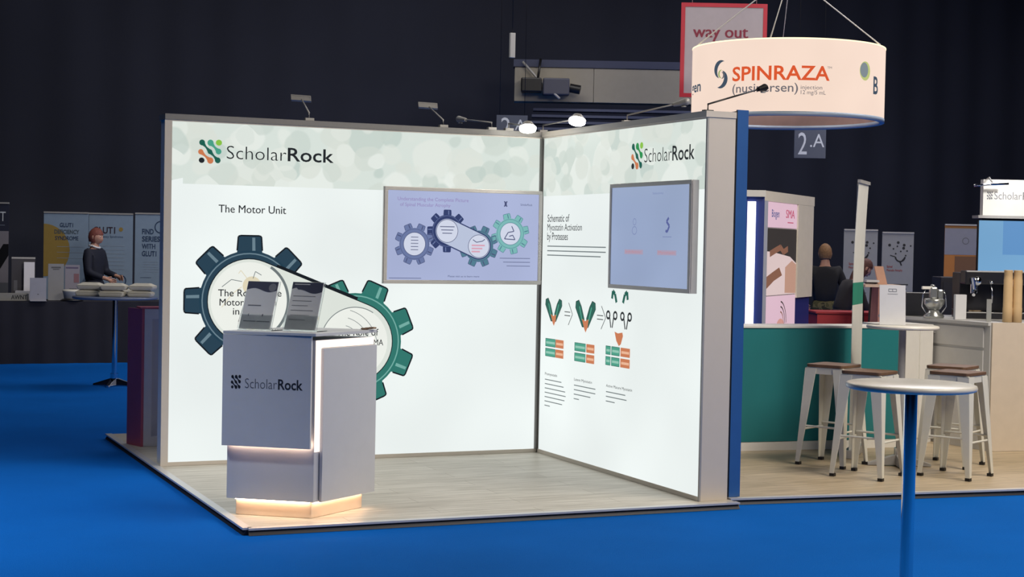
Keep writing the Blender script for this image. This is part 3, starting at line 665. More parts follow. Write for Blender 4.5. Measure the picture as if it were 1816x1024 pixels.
p = at_z(1616, 680, 1.10); round_table((p.x, p.y, 0), 1.10, .290, .030, 'white round high table in the right foreground with a chrome pole on the blue carpet', 1.09, CHROME, TW_, 'disc')
p = at_z(1601, 577, 1.13); TPK = (p.x+.0, p.y+.0)
p = at_z(1601, 577, 1.125); TP = p; round_table((p.x, p.y, PZ), 1.085, .275, .028, 'white round high table among the stools carrying a standing card', 1.1, ALU, TW_, 'feet')
# card stand on it
cs = thing('sign_card', (TP.x-.05, TP.y-.05, PZ+1.087), 'upright white card with a small printed header on the high table among the stools', 'sign')
ru = Vector((.93, -.37, 0)); q = at(1560, 573, (TP-CP).dot(FW)-.06); Pc = plane(Vector((q.x, q.y, PZ+1.087)), ru, (.0, .04, 1))
MB().slab(Pc, 0, .001, .2, .305, -.004, 0, PAPER).build('card', cs)
m = MB(); g_ = mat('grey_print', (110, 114, 124), .6); m.line(Pc, [(.07, .255), (.13, .255), (.13, .275), (.07, .275), (.07, .255)], .004, .001, g_); m.line(Pc, [(.10, .255), (.10, .275)], .004, .001, g_); m.rect(Pc, .06, .235, .14, .238, .001, g_); m.build('header_print', cs)
MB().slab(Pc, 0, .0005, .2, .006, -.05, -.0045, ACR).build('foot', cs)

# ------------------------------------------------------------------ roll-up banner seen nearly edge-on
bp = at_z(1518, 812, PZ); bdir = Vector((.62, .785, 0)).normalized()
bp = Vector((5.165, -1.06, PZ)); bq = (bp-Vector((CP.x, CP.y, 0))); bq.z = 0; bq.normalize(); bdir = Matrix.Rotation(math.radians(7), 3, 'Z') @ bq
bdir = Matrix.Rotation(math.radians(-9), 3, 'Z') @ bq
Pn = plane(bp, bdir)
t = thing('roll_up_banner', bp+bdir*.25, 'tall white banner with a green band, seen nearly edge-on behind the stools', 'banner')
MB().slab(Pn, 0, .001, .55, .07, -.04, .04, ALU).build('base', t, bevel=.006)
m = MB(); N = 24; FABW = mat('banner_white_fabric', (214, 214, 208), .7, var=.02); FABG = mat('banner_green_print', (36, 136, 112), .6)
for i in range(N):
    z0, z1 = .07+2.12*i/N, .07+2.12*(i+1)/N; f = lambda z: .03*max(0, z-1.3)**2; sh_ = lambda z: .0
    mm = FABG if 1.22 < (z0+z1)/2 < 1.40 else FABW
    x0 = .02; x1 = .53
    m.hexa([Pn(x0+f(z0)*.6, z0, -.002+f(z0)), Pn(x1, z0, -.002+f(z0)), Pn(x1, z0, .002+f(z0)), Pn(x0+f(z0)*.6, z0, .002+f(z0))], [Pn(x0+f(z1)*.6, z1, -.002+f(z1)), Pn(x1, z1, -.002+f(z1)), Pn(x1, z1, .002+f(z1)), Pn(x0+f(z1)*.6, z1, .002+f(z1))], mm)
m.build('fabric', t)
MB().cyl(Pn(.28, .07, -.03), Pn(.28, 2.19, -.02), .01, ALU).build('pole', t)
MB().slab(Pn, .02, 2.185, .53, 2.21, .015, .04, ALU).build('top_bar', t)

# ------------------------------------------------------------------ stand with photo panels (pink posters)
Q1 = at(1357, 338, 15); zt_ = Q1.z; Q1.z = 0; Q2 = at(1445, 350, 16.7); Q2.z = 0; sd = (Q2-Q1).normalized(); LL = (Q2-Q1).length
sl = (-RT); sl.z = 0; sl.normalize(); Q0 = Q1+sl*1.1
NAVY = mat('deep_blue_panel', (30, 52, 128), .5)
t = thing('photo_booth_stand', (Q1+Q2)/2, 'cream-framed stand with pink posters and a white light strip, beyond the teal counter', 'display stand')
PX = plane(Q1, sd); PL_ = plane(Q0, -sl)
IV = mat('ivory_frame', (240, 232, 218), .5)
zr = zt_
m = MB(); m.slab(PX, .0, zr-.095, LL, zr, -.35, .0, IV); m.build('top_beam', t)
m = MB(); m.slab(PL_, 0, zr-.06, 1.1, zr, -.0, .05, WHITE); m.build('side_beam', t)
MB().slab(PX, 0, .001, .12, zr-.096, -.35, -.001, mat('pale_lilac_post', (190, 196, 214), .5)).build('left_post', t)
def px2(u, v): 
    d_ = FW+RT*(u-908)/FPX-UP*(v-512)/FPX; n_ = sd.cross(Vector((0, 0, 1))); s_ = ((Q1-CP).dot(n_))/d_.dot(n_); p_ = CP+d_*s_; return (p_-Q1).dot(sd), p_.z
xa = px2(1415, 450)[0]
MB().slab(PX, xa, 1.2, LL-.02, zr-.096, -.35, -.001, IV).build('right_post', t)
MB().slab(PX, xa, .001, LL-.06, 1.199, -.3, -.02, NAVY).build('blue_panel', t)
MB().slab(PX, .121, .001, xa-.001, zr-.096, -.30, -.02, WHITE).build('back_panel', t)
MB().slab(PL_, 0, .001, 1.098, zr-.061, -.04, .0, NAVY).build('side_panel', t)
pl = px2(1334, 450)
c_ = 1.1-((at(1357, 450, 15)-at(1334, 450, 15)).length)
MB().slab(PL_, c_-.04, .05, c_+.035, 2.13, .001, .03, emi('white_light_strip', (250, 250, 255), 2.0, var=0)).build('light_strip', t)
PK = emi('pink_backlit_poster', (232, 196, 212), .85, base=(60, 50, 55)); SKN = emi('backlit_skin_print', (205, 160, 140), .8); SKD = emi('backlit_tan_print', (150, 105, 85), .75); CHC = emi('backlit_charcoal_print', (72, 66, 64), .6); PINKW = emi('backlit_pale_pink_print', (232, 208, 206), .85)
ztop1 = px2(1385, 360)[1]; za = px2(1385, 406)[1]; zb_ = px2(1385, 524)[1]
x0, x1 = .14, xa-.02
m = MB(); m.slab(PX, x0, za+.01, x1, ztop1, -.019, -.012, PK); mm = m.build('upper_poster', t)
m = MB(); INB = emi('poster_blue_ink', (70, 90, 150), .8); INR = emi('poster_red_ink', (205, 90, 120), .8)
m.text(PX, 'Biogen', x0+.15, za+.11, x0+.42, .07, -.011, INB, .01); m.text(PX, 'SMA', x1-.42, za+.11, x1-.1, .08, -.011, INR, .02); m.rect(PX, x1-.36, za+.06, x1-.14, za+.07, -.011, INR); m.build('poster_text', mm)
m = MB(); m.slab(PX, x0, zb_+.005, x1, za, -.019, -.012, CHC); w_ = x1-x0; h_ = za-zb_
m.flat(PX, [(x0, zb_+.005), (x1, zb_+.005), (x1, zb_+h_*.48), (x0+w_*.78, zb_+h_*.58), (x0+w_*.45, zb_+h_*.62), (x0+w_*.2, zb_+h_*.65), (x0, zb_+h_*.66)], -.0115, PINKW)
m.flat(PX, [(x0+w_*.62, zb_+.02), (x1, zb_+.01), (x1, zb_+h_*.46), (x0+w_*.85, zb_+h_*.52), (x0+w_*.62, zb_+h_*.42)], -.011, SKN)
m.flat(PX, [(x0, zb_+h_*.1), (x0+w_*.25, zb_+h_*.22), (x0+w_*.52, zb_+h_*.30), (x0+w_*.42, zb_+h_*.42), (x0+w_*.2, zb_+h_*.35), (x0, zb_+h_*.28)], -.011, SKD)
m.line(PX, [(x0+w_*.1, zb_+h_*.62), (x0+w_*.3, zb_+h_*.68), (x0+w_*.45, zb_+h_*.72), (x0+w_*.55, zb_+h_*.65), (x0+w_*.7, zb_+h_*.7)], .06, -.0105, SKD)
m.build('photo_print', t)
m = MB(); m.slab(PX, x0, .55, x1, zb_-.005, -.019, -.012, PK)
m.disc(PX, (x0+x1)/2, zb_-.32, .15, -.011, emi('poster_peach_ink', (225, 165, 155), .8), 24, .09)
for k in range(3): m.ring(PX, (x0+x1)/2-.02, zb_-.3, .13+.05*k, .145+.05*k, -.0105, CHC if k else SKD, 14, .1, 1.5)
m.build('lower_poster', t)

# ------------------------------------------------------------------ hanging signs
# ring sign
RC = Vector((8.939, 5.655, 0)); RR = 1.2; z0r, z1r = 3.33, 4.19
def Pcyl(a, b, off=0):    # a = arc length from the point facing the camera (to the viewer's right), b = height
    base = math.atan2(CP.y-RC.y, CP.x-RC.x); t_ = base+a/RR; r_ = RR+off
    return Vector((RC.x+r_*math.cos(t_), RC.y+r_*math.sin(t_), b))
t = thing('hanging_ring_sign', (RC.x, RC.y, z0r), 'large glowing round sign reading SPINRAZA hanging from wires', 'hanging sign')
RF = emi('warm_backlit_fabric', (252, 226, 208), .88, base=(120, 108, 100), var=.02)
N = 96; m = MB(); A_ = [2*PI*i/N for i in range(N+1)]
cp_ = lambda r_, t_, z: Vector((RC.x+r_*math.cos(t_), RC.y+r_*math.sin(t_), z))
vs = [cp_(RR, t_, z) for t_ in A_[:-1] for z in (z0r+.0, z1r)]
m.add(vs, [(2*i, (2*i+2) % (2*N), (2*i+3) % (2*N), 2*i+1) for i in range(N)], RF, True); m.build('outer_fabric', t)
m = MB(); vs = [cp_(RR-.05, t_, z) for t_ in A_[:-1] for z in (z0r+.0, z1r)]
m.add(vs, [(2*i+1, (2*i+3) % (2*N), (2*i+2) % (2*N), 2*i) for i in range(N)], mat('warm_reflection_skin', (215, 185, 168), .25, .35, var=.25, scale=1.5), True); m.build('inner_fabric', t)  # coppery light reflected inside the ring is put into the base colour
def rimring(z0, z1, r0, r1, mt, nm):
    m = MB(); vs = [cp_(r, t_, z) for t_ in A_[:-1] for (r, z) in ((r0, z0), (r1, z0), (r1, z1), (r0, z1))]
    m.add(vs, [(4*i+k, 4*((i+1) % N)+k, 4*((i+1) % N)+(k+1) % 4, 4*i+(k+1) % 4) for i in range(N) for k in range(4)], mt, True); m.build(nm, t)
rimring(z0r-.05, z0r, RR-.055, RR+.004, mat('blue_grey_rim', (190, 206, 222), .4, .1), 'bottom_rim'); rimring(z1r, z1r+.014, RR-.055, RR+.004, emi('warm_rim_glow', (255, 235, 190), 1.6, var=0), 'top_rim')
def cz(u, v):
    d_ = FW+RT*(u-908)/FPX-UP*(v-512)/FPX; best = None
    dx, dy = d_.x, d_.y; ox, oy = CP.x-RC.x, CP.y-RC.y; a = dx*dx+dy*dy; b = 2*(ox*dx+oy*dy); c = ox*ox+oy*oy-RR*RR; D_ = max(0, b*b-4*a*c)
    s_ = (-b-math.sqrt(D_))/(2*a); p_ = CP+d_*s_; base = math.atan2(CP.y-RC.y, CP.x-RC.x); t_ = math.atan2(p_.y-RC.y, p_.x-RC.x)-base
    t_ = (t_+PI) % (2*PI)-PI; return t_*RR, p_.z
INO = emi('sign_orange_ink', (222, 88, 46), .95); ING = emi('sign_grey_ink', (120, 116, 122), .85); INS = emi('sign_slate_ink', (70, 86, 104), .85); INGR = emi('sign_sage_ink', (168, 186, 120), .85)
m = MB()
def ctext(s, u0, v0, u1, vtop, mt, bold):
    a0, zb0 = cz(u0, v0); a1, _ = cz(u1, v0); _, zt0 = cz(u0, vtop)
    vs, fs = text_geo(s, bold, 0); xs = [v[0] for v in vs]; mn, mx = min(xs), max(xs)
    m.add([Pcyl(a0+(v[0]-mn)/(mx-mn)*(a1-a0), zb0+v[1]*(zt0-zb0)/CAPH, .004) for v in vs], fs, mt)
ctext('SPINRAZA', 1299, 144, 1471, 120, INO, .018); ctext('(nusinersen)', 1299, 165, 1415, 150, ING, .008)
m.build('wordmark', t); m = MB()
ctext('injection', 1420, 158, 1458, 151, ING, 0); ctext('12 mg/5 mL', 1420, 167, 1464, 160, ING, 0); ctext('TM', 1467, 122, 1475, 118, ING, 0)
m.build('dosage_text', t); m = MB()
ctext('B', 1548, 166, 1556, 136, INS, .02); ctext('gen', 1228, 166, 1243, 148, INS, .02)
def ccres(u, v, r0, r1, a0, a1, mt, wfun=1):
    cx_, cz_ = cz(u, v); n = 18; k = .0085
    for i in range(n):
        t0_, t1_ = a0+(a1-a0)*i/n, a0+(a1-a0)*(i+1)/n; f0 = math.sin(PI*i/n); f1 = math.sin(PI*(i+1)/n)
        q = []
        for tt, ff in ((t0_, f0), (t1_, f1)):
            q.append([(r0)*k, (r0+(r1-r0)*ff)*k, tt])
        (ra, rb, ta), (rc, rd, tb) = q
        m.add([Pcyl(cx_+ra*math.cos(ta), cz_+ra*math.sin(ta), .004), Pcyl(cx_+rb*math.cos(ta), cz_+rb*math.sin(ta), .004), Pcyl(cx_+rd*math.cos(tb), cz_+rd*math.sin(tb), .004), Pcyl(cx_+rc*math.cos(tb), cz_+rc*math.sin(tb), .004)], [(0, 1, 2, 3)], mt)
m.build('company_name', t); m = MB()
ccres(1285, 126, 14, 21, 1.6, 3.9, INS); ccres(1272, 138, 14, 21, -1.5, .75, INS); ccres(1282, 131, 6, 9, 1.8, 4.4, INGR); ccres(1278, 134, 5, 8, -1.2, 1.2, ING)
m.build('swirl_symbol', t); m = MB()
cx_, cz_ = cz(1534, 126); n = 24
m.add([Pcyl(cx_+.10*math.cos(2*PI*i/n), cz_+.115*math.sin(2*PI*i/n), .004) for i in range(n)], [tuple(range(n))], emi('sign_lime_ink', (196, 206, 130), .9))
m.add([Pcyl(cx_-.02+.075*math.cos(2*PI*i/n), cz_+.01+.09*math.sin(2*PI*i/n), .006) for i in range(n)], [tuple(range(n))], emi('sign_grey_blue_ink', (135, 146, 152), .9))
m.build('company_symbol', t)
apex = Vector((RC.x, RC.y, 6.0))
for u_, v_, up_, vp_, far in ((1236, 88, 1345, 0, 0), (1366, 75, 1387, 0, 0), (1413, 75, 1405, 0, 1), (1561, 88, 1455, 0, 0)):
    a_, _ = cz(u_, 88)
    p0 = Pcyl(a_, z1r+.014) if not far else Pcyl(a_+PI*RR, z1r+.014)
    ax_ = Vector((RC.x+.02*(u_-1395)/160, RC.y, 5.15)); MB().tube([p0, ax_, Vector((ax_.x, ax_.y, HZ))], .009 if not far else .005, mat('white_wire', (245, 240, 230), .5)).build('suspension_wire', t)
# way out sign
t = thing('hanging_way_out_sign', at(1282, 178, 22), 'red-bordered grey square sign reading way out, hanging partly behind the round sign', 'hanging sign')
q = at(1205, 172, 22); q2 = at(1357, 182, 22); dr_ = (q2-q); dr_.z = 0; dr_.normalize(); wv = (q2-q).length; P = plane(q, dr_); hv = (at(1208, 5, 22)-q).z
RED = mat('red_sign_border', (190, 38, 58), .5); GSG = mat('grey_sign_face', (176, 166, 170), .6); b_ = .055
m = MB(); m.slab(P, 0, 0, wv, b_, -.03, 0, RED); m.slab(P, 0, hv-b_, wv, hv, -.03, 0, RED); m.slab(P, 0, b_, b_, hv-b_, -.03, 0, RED); m.slab(P, wv-b_, b_, wv, hv-b_, -.03, 0, RED); m.build('border', t)
MB().slab(P, b_, b_, wv-b_, hv-b_, -.025, -.005, GSG).build('face', t)
MB().text(P, 'way out', .17, hv-.47, wv-.26, .16, -.003, mat('crimson_lettering', (130, 25, 55), .5), .02).build('lettering', t)
for a_ in (.15, wv-.15): MB().tube([P(a_, hv, -.015), P(a_, HZ-q.z, -.015)], .005, ALU).build('suspension_wire', t)
def num_sign(u0, v0, u1, v1, D, txt, tx, label):
    q = at(u0, v1, D); q2 = at(u1, v1, D); dd_ = q2-q; dd_.z = 0; wv = dd_.length; hv = (at(u0, v0, D)-q).z
    t = thing('hall_number_sign', q, label, 'sign'); P = plane(q, dd_)
    MB().slab(P, 0, 0, wv, hv, -.03, 0, mat('dark_grey_sign', (78, 84, 100), .6)).build('board', t)
    m = MB(); lt = mat('pale_lettering', (205, 210, 218), .6)
    for (s, a, b, c, h) in tx: m.text(P, s, a*wv, b*hv, c*wv, h*hv, .003, lt, 0)
    m.build('lettering', t)
    for a_ in (.1*wv, .9*wv): MB().tube([P(a_, hv, -.015), P(a_, HZ-q.z, -.015)], .004, BLK).build('suspension_wire', t)
num_sign(1408, 228, 1464, 280, 23.6, '', [('2', .12, .12, .40, .74), ('.A', .50, .38, .95, .44)], 'dark hanging sign with a pale 2.A under the round sign')
num_sign(880, 204, 935, 246, 23.6, '', [('2', .15, .15, .45, .74), ('.A', .50, .38, .95, .44)], 'dark sign with a pale numeral mostly hidden behind the lit lamps')

# ------------------------------------------------------------------ beige bulkhead with projector and louvres
q = at(912, 179, 25); q2 = at(1300, 208, 25); dd_ = q2-q; dd_.z = 0; wv = dd_.length; P = plane(q, dd_); hv = (at(913, 119, 25)-q).z
t = thing('wall_duct', q, 'long beige duct high on the dark hall wall, left of the way out sign', 'duct')
BG = mat('beige_duct', (146, 140, 128), .7)
MB().slab(P, 0, 0, wv*.36, hv, -.35, 0, BG).build('duct_panel', t); MB().slab(P, wv*.362, 0, wv+.3, hv, -.35, 0, BG).build('duct_panel', t)
MB().slab(P, -.02, hv+.005, wv+.3, hv+.12, -.36, .02, mat('navy_steel', (50, 56, 82), .6)).build('top_cap', t)
m = MB()
for k in range(7): m.slab(P, .3-.02*k, -.14-.1*k, wv+.2, -.10-.1*k, -.3, -.05, mat('slat_steel', (72, 78, 102), .6))
m.build('louvres', t)
t = thing('projector', P(.45, .2, .25), 'dark projector on brackets in front of the beige duct', 'projector')
m = MB(); m.slab(P, .10, .12, .42, .34, .03, .3, BLK); m.slab(P, .44, .08, .85, .34, .05, .3, mat('projector_grey', (66, 68, 84), .4)); m.build('housing', t, bevel=.02)
MB().cyl(P(.86, .2, .18), P(1.02, .17, .2), .07, BLK).build('lens', t)
m = MB(); m.tube([P(.12, .6, .1), P(.35, .35, .15), P(.7, .02, .32)], .02, ALU); m.tube([P(.4, .65, .1), P(.36, .34, .2)], .02, BLK); m.build('bracket', t)
q = at(905, 102, 22); hh = (at(905, 58, 22)-q).z
t = thing('slim_grey_panel', q, 'small narrow grey panel hanging high in the dark above the duct', 'sign')  # unidentified grey piece, not known to be a sign; its wire is added
MB().box(q, q+Vector((.075, .05, hh)), mat('light_grey_tube', (178, 176, 172), .5)).build('panel', t, bevel=.006); MB().tube([q+Vector((.037, .025, hh)), Vector((q.x+.037, q.y+.025, HZ))], .005, BLK).build('suspension_wire', t)

# ------------------------------------------------------------------ lit stand with blue screen on the far right
q = at(1731, 490, 16); q2 = at(1850, 492, 16); dd_ = q2-q; dd_.z = 0; dd_.normalize(); P = plane(q, dd_)
def pv(v, D=16): return (at(1780, v, D)-q).z
t = thing('screen_tower', Vector((q.x, q.y, PZ)), 'white sign tower with a large light blue screen at the right edge of the photo', 'display stand')
sc_ = 2836/16
MB().slab(P, .05, -q.z+PZ+.001, 1.35, pv(384), -.14, -.02, mat('charcoal_panel', (36, 38, 46), .5)).build('body', t)
s = MB().slab(P, .0, pv(490), 1.3, pv(391), -.018, .02, BLK).build('screen_casing', t)
m = MB(); m.slab(P, .01, pv(489), 1.29, pv(392), .021, .025, emi('light_blue_screen', (120, 170, 212), .95, var=.06, scale=.8)); m.rect(P, .25, pv(452), 1.29, pv(392), .0265, emi('mid_blue_screen', (98, 148, 200), .95)); m.build('display', s)
MB().slab(P, -.01, pv(388), 1.4, pv(383), -.16, .06, ALU).build('ledge', t)
MB().slab(P, .055, pv(383)+.002, 1.35, pv(319), -.12, -.02, WHITE).build('sign_box', t)
m = MB(); lk = mat('grey_vinyl', (120, 122, 126), .5); logo_icon(m, P, .09, pv(355), .06, .085, (lk,)*5, -.018); m.text(P, 'Scholar', .165, pv(354), .44, .075, -.018, lk, -.005); m.text(P, 'Rock', .45, pv(354), .65, .075, -.018, lk, .01); m.build('lettering', t)
lh = P(-.05, pv(330), .18)
t = thing('arm_spotlight', P(.09, pv(318), -.06), 'slim silver arm lamp reaching past the left edge of the white sign box', 'spotlight')
MB().tube([P(.10, pv(319)+.003, -.06), P(.10, pv(316), .02), P(.10, pv(329), .16)], .008, ALU).build('arm', t)
m = MB(); m.tube([P(-.10, pv(332), .19), P(.02, pv(329.5), .19), P(.24, pv(328), .19)], .013, CHROME); m.build('lamp_head', t)
spot('sign_lamp', P(.35, pv(300), .75), P(.4, pv(352), 0), 26, (1, .98, .95), 70, .03)

# ------------------------------------------------------------------ coffee machine, grinder, cups and card boxes on the bar
CZ = 1.1125
def on_bar(u, D): p = at(u, 560, D); p.z = CZ; return p
t0_ = on_bar(1722, 13.9); rr_ = Vector((RT.x, RT.y, 0)).normalized(); bk = Vector((FW.x, FW.y, 0)).normalized()
def PB_(p): return plane(p, rr_)
t = thing('espresso_machine', on_bar(1740, 14.1), 'black espresso machine with chrome group heads on the coffee bar', 'coffee machine')
P = PB_(on_bar(1712, 14.0)); MBK = mat('black_machine_body', (34, 35, 42), .3)
MB().slab(P, 0, .001, .60, .06, -.45, 0, MBK).build('base', t, bevel=.01); MB().slab(P, .0, .061, .6, .40, -.45, -.2, MBK).build('rear_body', t, bevel=.01)
MB().slab(P, .0, .30, .6, .42, -.2, -.03, MBK).build('top_body', t, bevel=.012)
m = MB(); m.slab(P, .03, .062, .25, .075, -.18, -.01, CHROME); m.build('drip_tray', t)
for x in (.10, .42):
    m = MB(); m.cyl(P(x, .22, -.1), P(x, .30, -.1), .035, CHROME); m.ball(P(x+.01, .33, -.015), .035, CHROME, (1, .7, 1.2)); m.cyl(P(x, .25, -.08), P(x-.05, .21, .06), .014, CHROME); m.cyl(P(x-.02, .26, -.02), P(x-.04, .36, -.01), .02, CHROME); g_ = m.build('group_head', t)
m = MB(); m.tube([P(.22, .31, -.02), P(.23, .24, .0), P(.225, .14, .01)], .006, CHROME); m.ball(P(.22, .32, 0), .018, CHROME); m.build('steam_wand', t)
t = thing('coffee_grinder', on_bar(1656, 14.0), 'chrome and grey coffee grinder between the standing card and the white box', 'coffee grinder')
c = on_bar(1656, 14.0)
STL = mat('steel_grey', (176, 178, 176), .25, .7)
m = MB(); m.lathe([(0, .001), (.085, .001), (.09, .02), (.05, .05), (.045, .07), (0, .07)], c, STL); m.build('base', t)
m = MB(); m.lathe([(.0, .07), (.05, .075), (.085, .12), (.09, .16), (.08, .17), (0, .17)], c, STL); m.build('bowl', t)
m = MB(); m.slab(plane(c, rr_), -.04, .171, .02, .27, -.04, .04, STL); m.slab(plane(c, rr_), .022, .171, .07, .25, -.04, .04, STL); m.build('motor_housing', t, bevel=.012)
m = MB(); m.slab(plane(c, rr_), -.11, .25, -.02, .275, -.02, .02, WHITE); m.cyl(c-rr_*.02+Vector((0, 0, .262)), c-rr_*.012+Vector((0, 0, .29)), .02, STL); m.build('top_arm', t, bevel=.004)
m = MB()
for sg_ in (-1, 1): m.tube([c+rr_*sg_*.06+Vector((0, 0, .03)), c+rr_*sg_*.105+Vector((0, 0, .1)), c+rr_*sg_*.10+Vector((0, 0, .2)), c+rr_*sg_*.08+Vector((0, 0, .24))], .005, CHROME)
m.build('guard_wire', t)
P = PB_(on_bar(1694, 13.75)); tag(MB().slab(P, 0, .001, .095, .215, -.06, 0, PAPER).build('carton', bevel=.002), 'plain white carton standing left of the espresso machine', 'box')
P = PB_(on_bar(1749, 13.45)); tag(MB().slab(P, 0, .10, .04, .19, 0, .01, mat('pale_grey_cup_plastic', (150, 152, 150), .4)).slab(P, .0, .001, .04, .10, 0, .01, mat('pale_grey_cup_plastic', (150, 152, 150), .4)).build('tag_card'), 'small grey card propped in front of the espresso machine', 'card')
P = PB_(on_bar(1606, 14.35)); tag(MB().slab(P, 0, .001, .27, .21, -.2, 0, MBK).build('black_box', bevel=.004), 'plain black box behind the standing card and left of the grinder', 'box')
KR = mat('kraft_paper', (198, 168, 125), .7, var=.05)
for i, (u, lab, n_) in enumerate([(1786.5, 'stack of kraft paper cups, left one of the pair on the cream bar front', 15), (1803.5, 'stack of kraft paper cups, right one of the pair on the cream bar front', 15)]):
    c = on_bar(u, 13.42)
    prof = []; n_ = 14; hh = .44
    prof = [(0, .001)]
    prof += [(.040, .002), (.0405, .12), (.0385, .122), (.0375, .36), (.036, .362), (.0345, .40), (.0355, .43), (.0365, .438)]
    prof.append((.031, hh-.004)); prof.append((0, hh-.02))
    m = MB(); m.lathe([(0, .0005), (.038, .0005)]+[(r_*(1.0 if z > .02 else 1), z) for r_, z in prof[1:]], c, KR, 24); tag(m.build('paper_cup_stack'), lab, 'paper cups')

# ------------------------------------------------------------------ things behind the teal counter
q = at(1449, 575, 17); q2 = at(1562, 575, 17); dd_ = q2-q; dd_.z = 0; P = plane(Vector((q.x, q.y, 0)), dd_); wv = dd_.length; zt3 = at(1500, 554, 17).z
t = thing('red_counter', P(wv/2, 0, 0), 'red counter in front of the man in camouflage trousers', 'counter'); REDM = mat('red_laminate', (170, 44, 52), .45)
MB().slab(P, 0, .001, wv+.3, zt3-.02, -.5, 0, REDM).build('body', t); MB().slab(P, -.02, zt3-.019, wv+.32, zt3, -.52, .02, REDM).build('counter_top', t)
q = at(1538, 505, 16.2); zt4 = q.z; P = plane(Vector((q.x, q.y, 0)), rr_)
t = thing('pink_desk', Vector((q.x, q.y, 0)), 'pinkish wooden desk with a pale top behind the standing card', 'desk'); PKW = mat('pinkish_wood', (190, 140, 128), .5, var=.08)
MB().slab(P, -.02, zt4-.025, .35, zt4, -.4, 0, mat('pale_desktop', (225, 200, 182), .4)).build('desk_top', t); MB().slab(P, .12, .001, .33, zt4-.026, -.38, -.02, PKW).build('side_panel', t); MB().cyl(P(.0, .001, -.05), P(.05, zt4-.026, -.05), .01, BLK).build('leg', t); MB().cyl(P(.07, .001, -.3), P(.02, zt4-.026, -.3), .01, BLK).build('leg', t)
m = MB(); c = P(.06, zt4+.002, -.1)
m.tube([c+Vector((.06*math.cos(t_), .04*math.sin(t_), .012)) for t_ in [2*PI*i/20 for i in range(21)]], .009, mat('dark_strap', (60, 50, 48), .6)); m.slab(P, .0, zt4+.0235, .13, zt4+.045, -.16, -.03, PAPER)
tag(m.build('paper_pad'), 'pale paper pad with a dark strap on the pinkish desk', 'pad')
Pt = plane(P(.16, zt4+.001, -.2), rr_+Vector((0, 0, 0)), (-.25*rr_.x, -.25*rr_.y, 1)); tag(MB().slab(Pt, 0, 0, .09, .19, -.04, 0, mat('salmon_card', (214, 168, 145), .6)).build('leaning_block'), 'salmon coloured upright block on the pinkish desk, above the standing card', 'box')

def poster(u0, v0, u1, D, label, face, vb=None, name='roll_up_banner'):
    q = at(u0, v0, D); q2 = at(u1, v0+(u1-u0)*.02, D); dd_ = q2-q; dd_.z = 0; wv = dd_.length; P = plane(Vector((q.x, q.y, 0)), dd_)
    t = thing(name, P(wv/2, 0, 0), label, 'banner')
    MB().slab(P, 0, .08, wv, q.z, -.01, 0, face).build('fabric', t)
    bd = .02 if name != 'roll_up_banner' else .07; MB().slab(P, -.01 if bd > .05 else .005, .001, wv+(.01 if bd > .05 else -.005), .08, -bd, bd, ALU).build('base', t, bevel=.01); MB().slab(P, 0, q.z+.001, wv, q.z+.022, -.02, .012, ALU).build('top_bar', t)
    return t, P, wv, q.z
GP = mat('grey_white_poster', (150, 150, 150), .7, var=.02); PIK = mat('poster_black_print', (32, 32, 36), .6); PRD = mat('poster_red_print', (150, 50, 55), .6); PGR = mat('poster_grey_print', (90, 90, 94), .6)
for (u0, v0, u1, D, lb_, full) in ((1497, 409, 1557, 22, 'grey-white roll-up banner half hidden behind the edge-on banner', 0), (1565, 414, 1621, 22, 'grey-white roll-up banner with a plant drawing and a red line, fully visible', 1)):
    t, P, wv, zt_ = poster(u0, v0, u1, D, lb_, GP)
    m = MB(); cx, cz_ = wv*.58, zt_-.2
    for k in range(11):
        a = k*2.4; r_ = .04+.012*k; m.disc(P, cx+r_*1.1*math.cos(a), cz_+r_*.7*math.sin(a), .012+.008*(k % 3 == 0), .002, PIK, 8)
    m.ring(P, cx, cz_-.12, .055, .075, .002, PIK, 14, PI, 2*PI); m.line(P, [(cx-.07, cz_-.12), (cx-.14, cz_-.1)], .012, .002, PIK); m.line(P, [(cx, cz_-.19), (cx+.02, cz_-.24)], .02, .002, PIK); m.line(P, [(cx+.07, cz_-.12), (cx+.01, cz_-.19)], .012, .002, PIK)
    m.text(P, 'Spinal', wv*.16, zt_-.47, wv*.34, .03, .002, PRD, .02); m.text(P, 'Muscular Atrophy', wv*.16, zt_-.52, wv*.66, .03, .002, PRD, .02)
    m.rect(P, wv*.18, zt_-.71, wv*.85, zt_-.695, .002, PIK); m.rect(P, wv*.18, zt_-.77, wv*.8, zt_-.755, .002, PIK)
    for k in range(3): m.rect(P, wv*.2, zt_-.86-.05*k, wv*.7, zt_-.85-.05*k, .002, PGR)
    m.build('print', t)
t, P, wv, zt_ = poster(1676, 400, 1738, 23, 'roll-up banner with a white upper half and an orange lower half', mat('orange_brown_print', (176, 112, 52), .7))
m = MB(); m.rect(P, .0, zt_-.42, wv, zt_-.04, .002, mat('dull_white_print', (130, 130, 140), .7)); m.rect(P, 0, zt_-.04, wv, zt_-.02, .002, mat('gold_line', (140, 100, 50), .6)); m.ring(P, wv*.6, zt_-.22, .04, .05, .003, PGR, 16); m.rect(P, wv*.3, zt_-.95, wv, zt_-.44, .002, mat('brown_print', (112, 78, 52), .7)); m.build('print', t)
q = at(1668, 505, 19); P = plane(Vector((q.x, q.y, 0)), rr_); zc = at(1700, 492, 19).z
t = thing('dark_kiosk', Vector((q.x, q.y, 0)), 'dark grey cabinet behind the coffee gear, below the orange banner', 'cabinet'); MB().slab(P, 0, .001, .55, zc, -.4, 0, mat('dark_grey_cabinet', (50, 48, 54), .5)).build('body', t, bevel=.01); MB().slab(P, .03, .1, .52, zc-.06, .001, .012, mat('dark_grey_cabinet', (50, 48, 54), .5)).build('door', t)

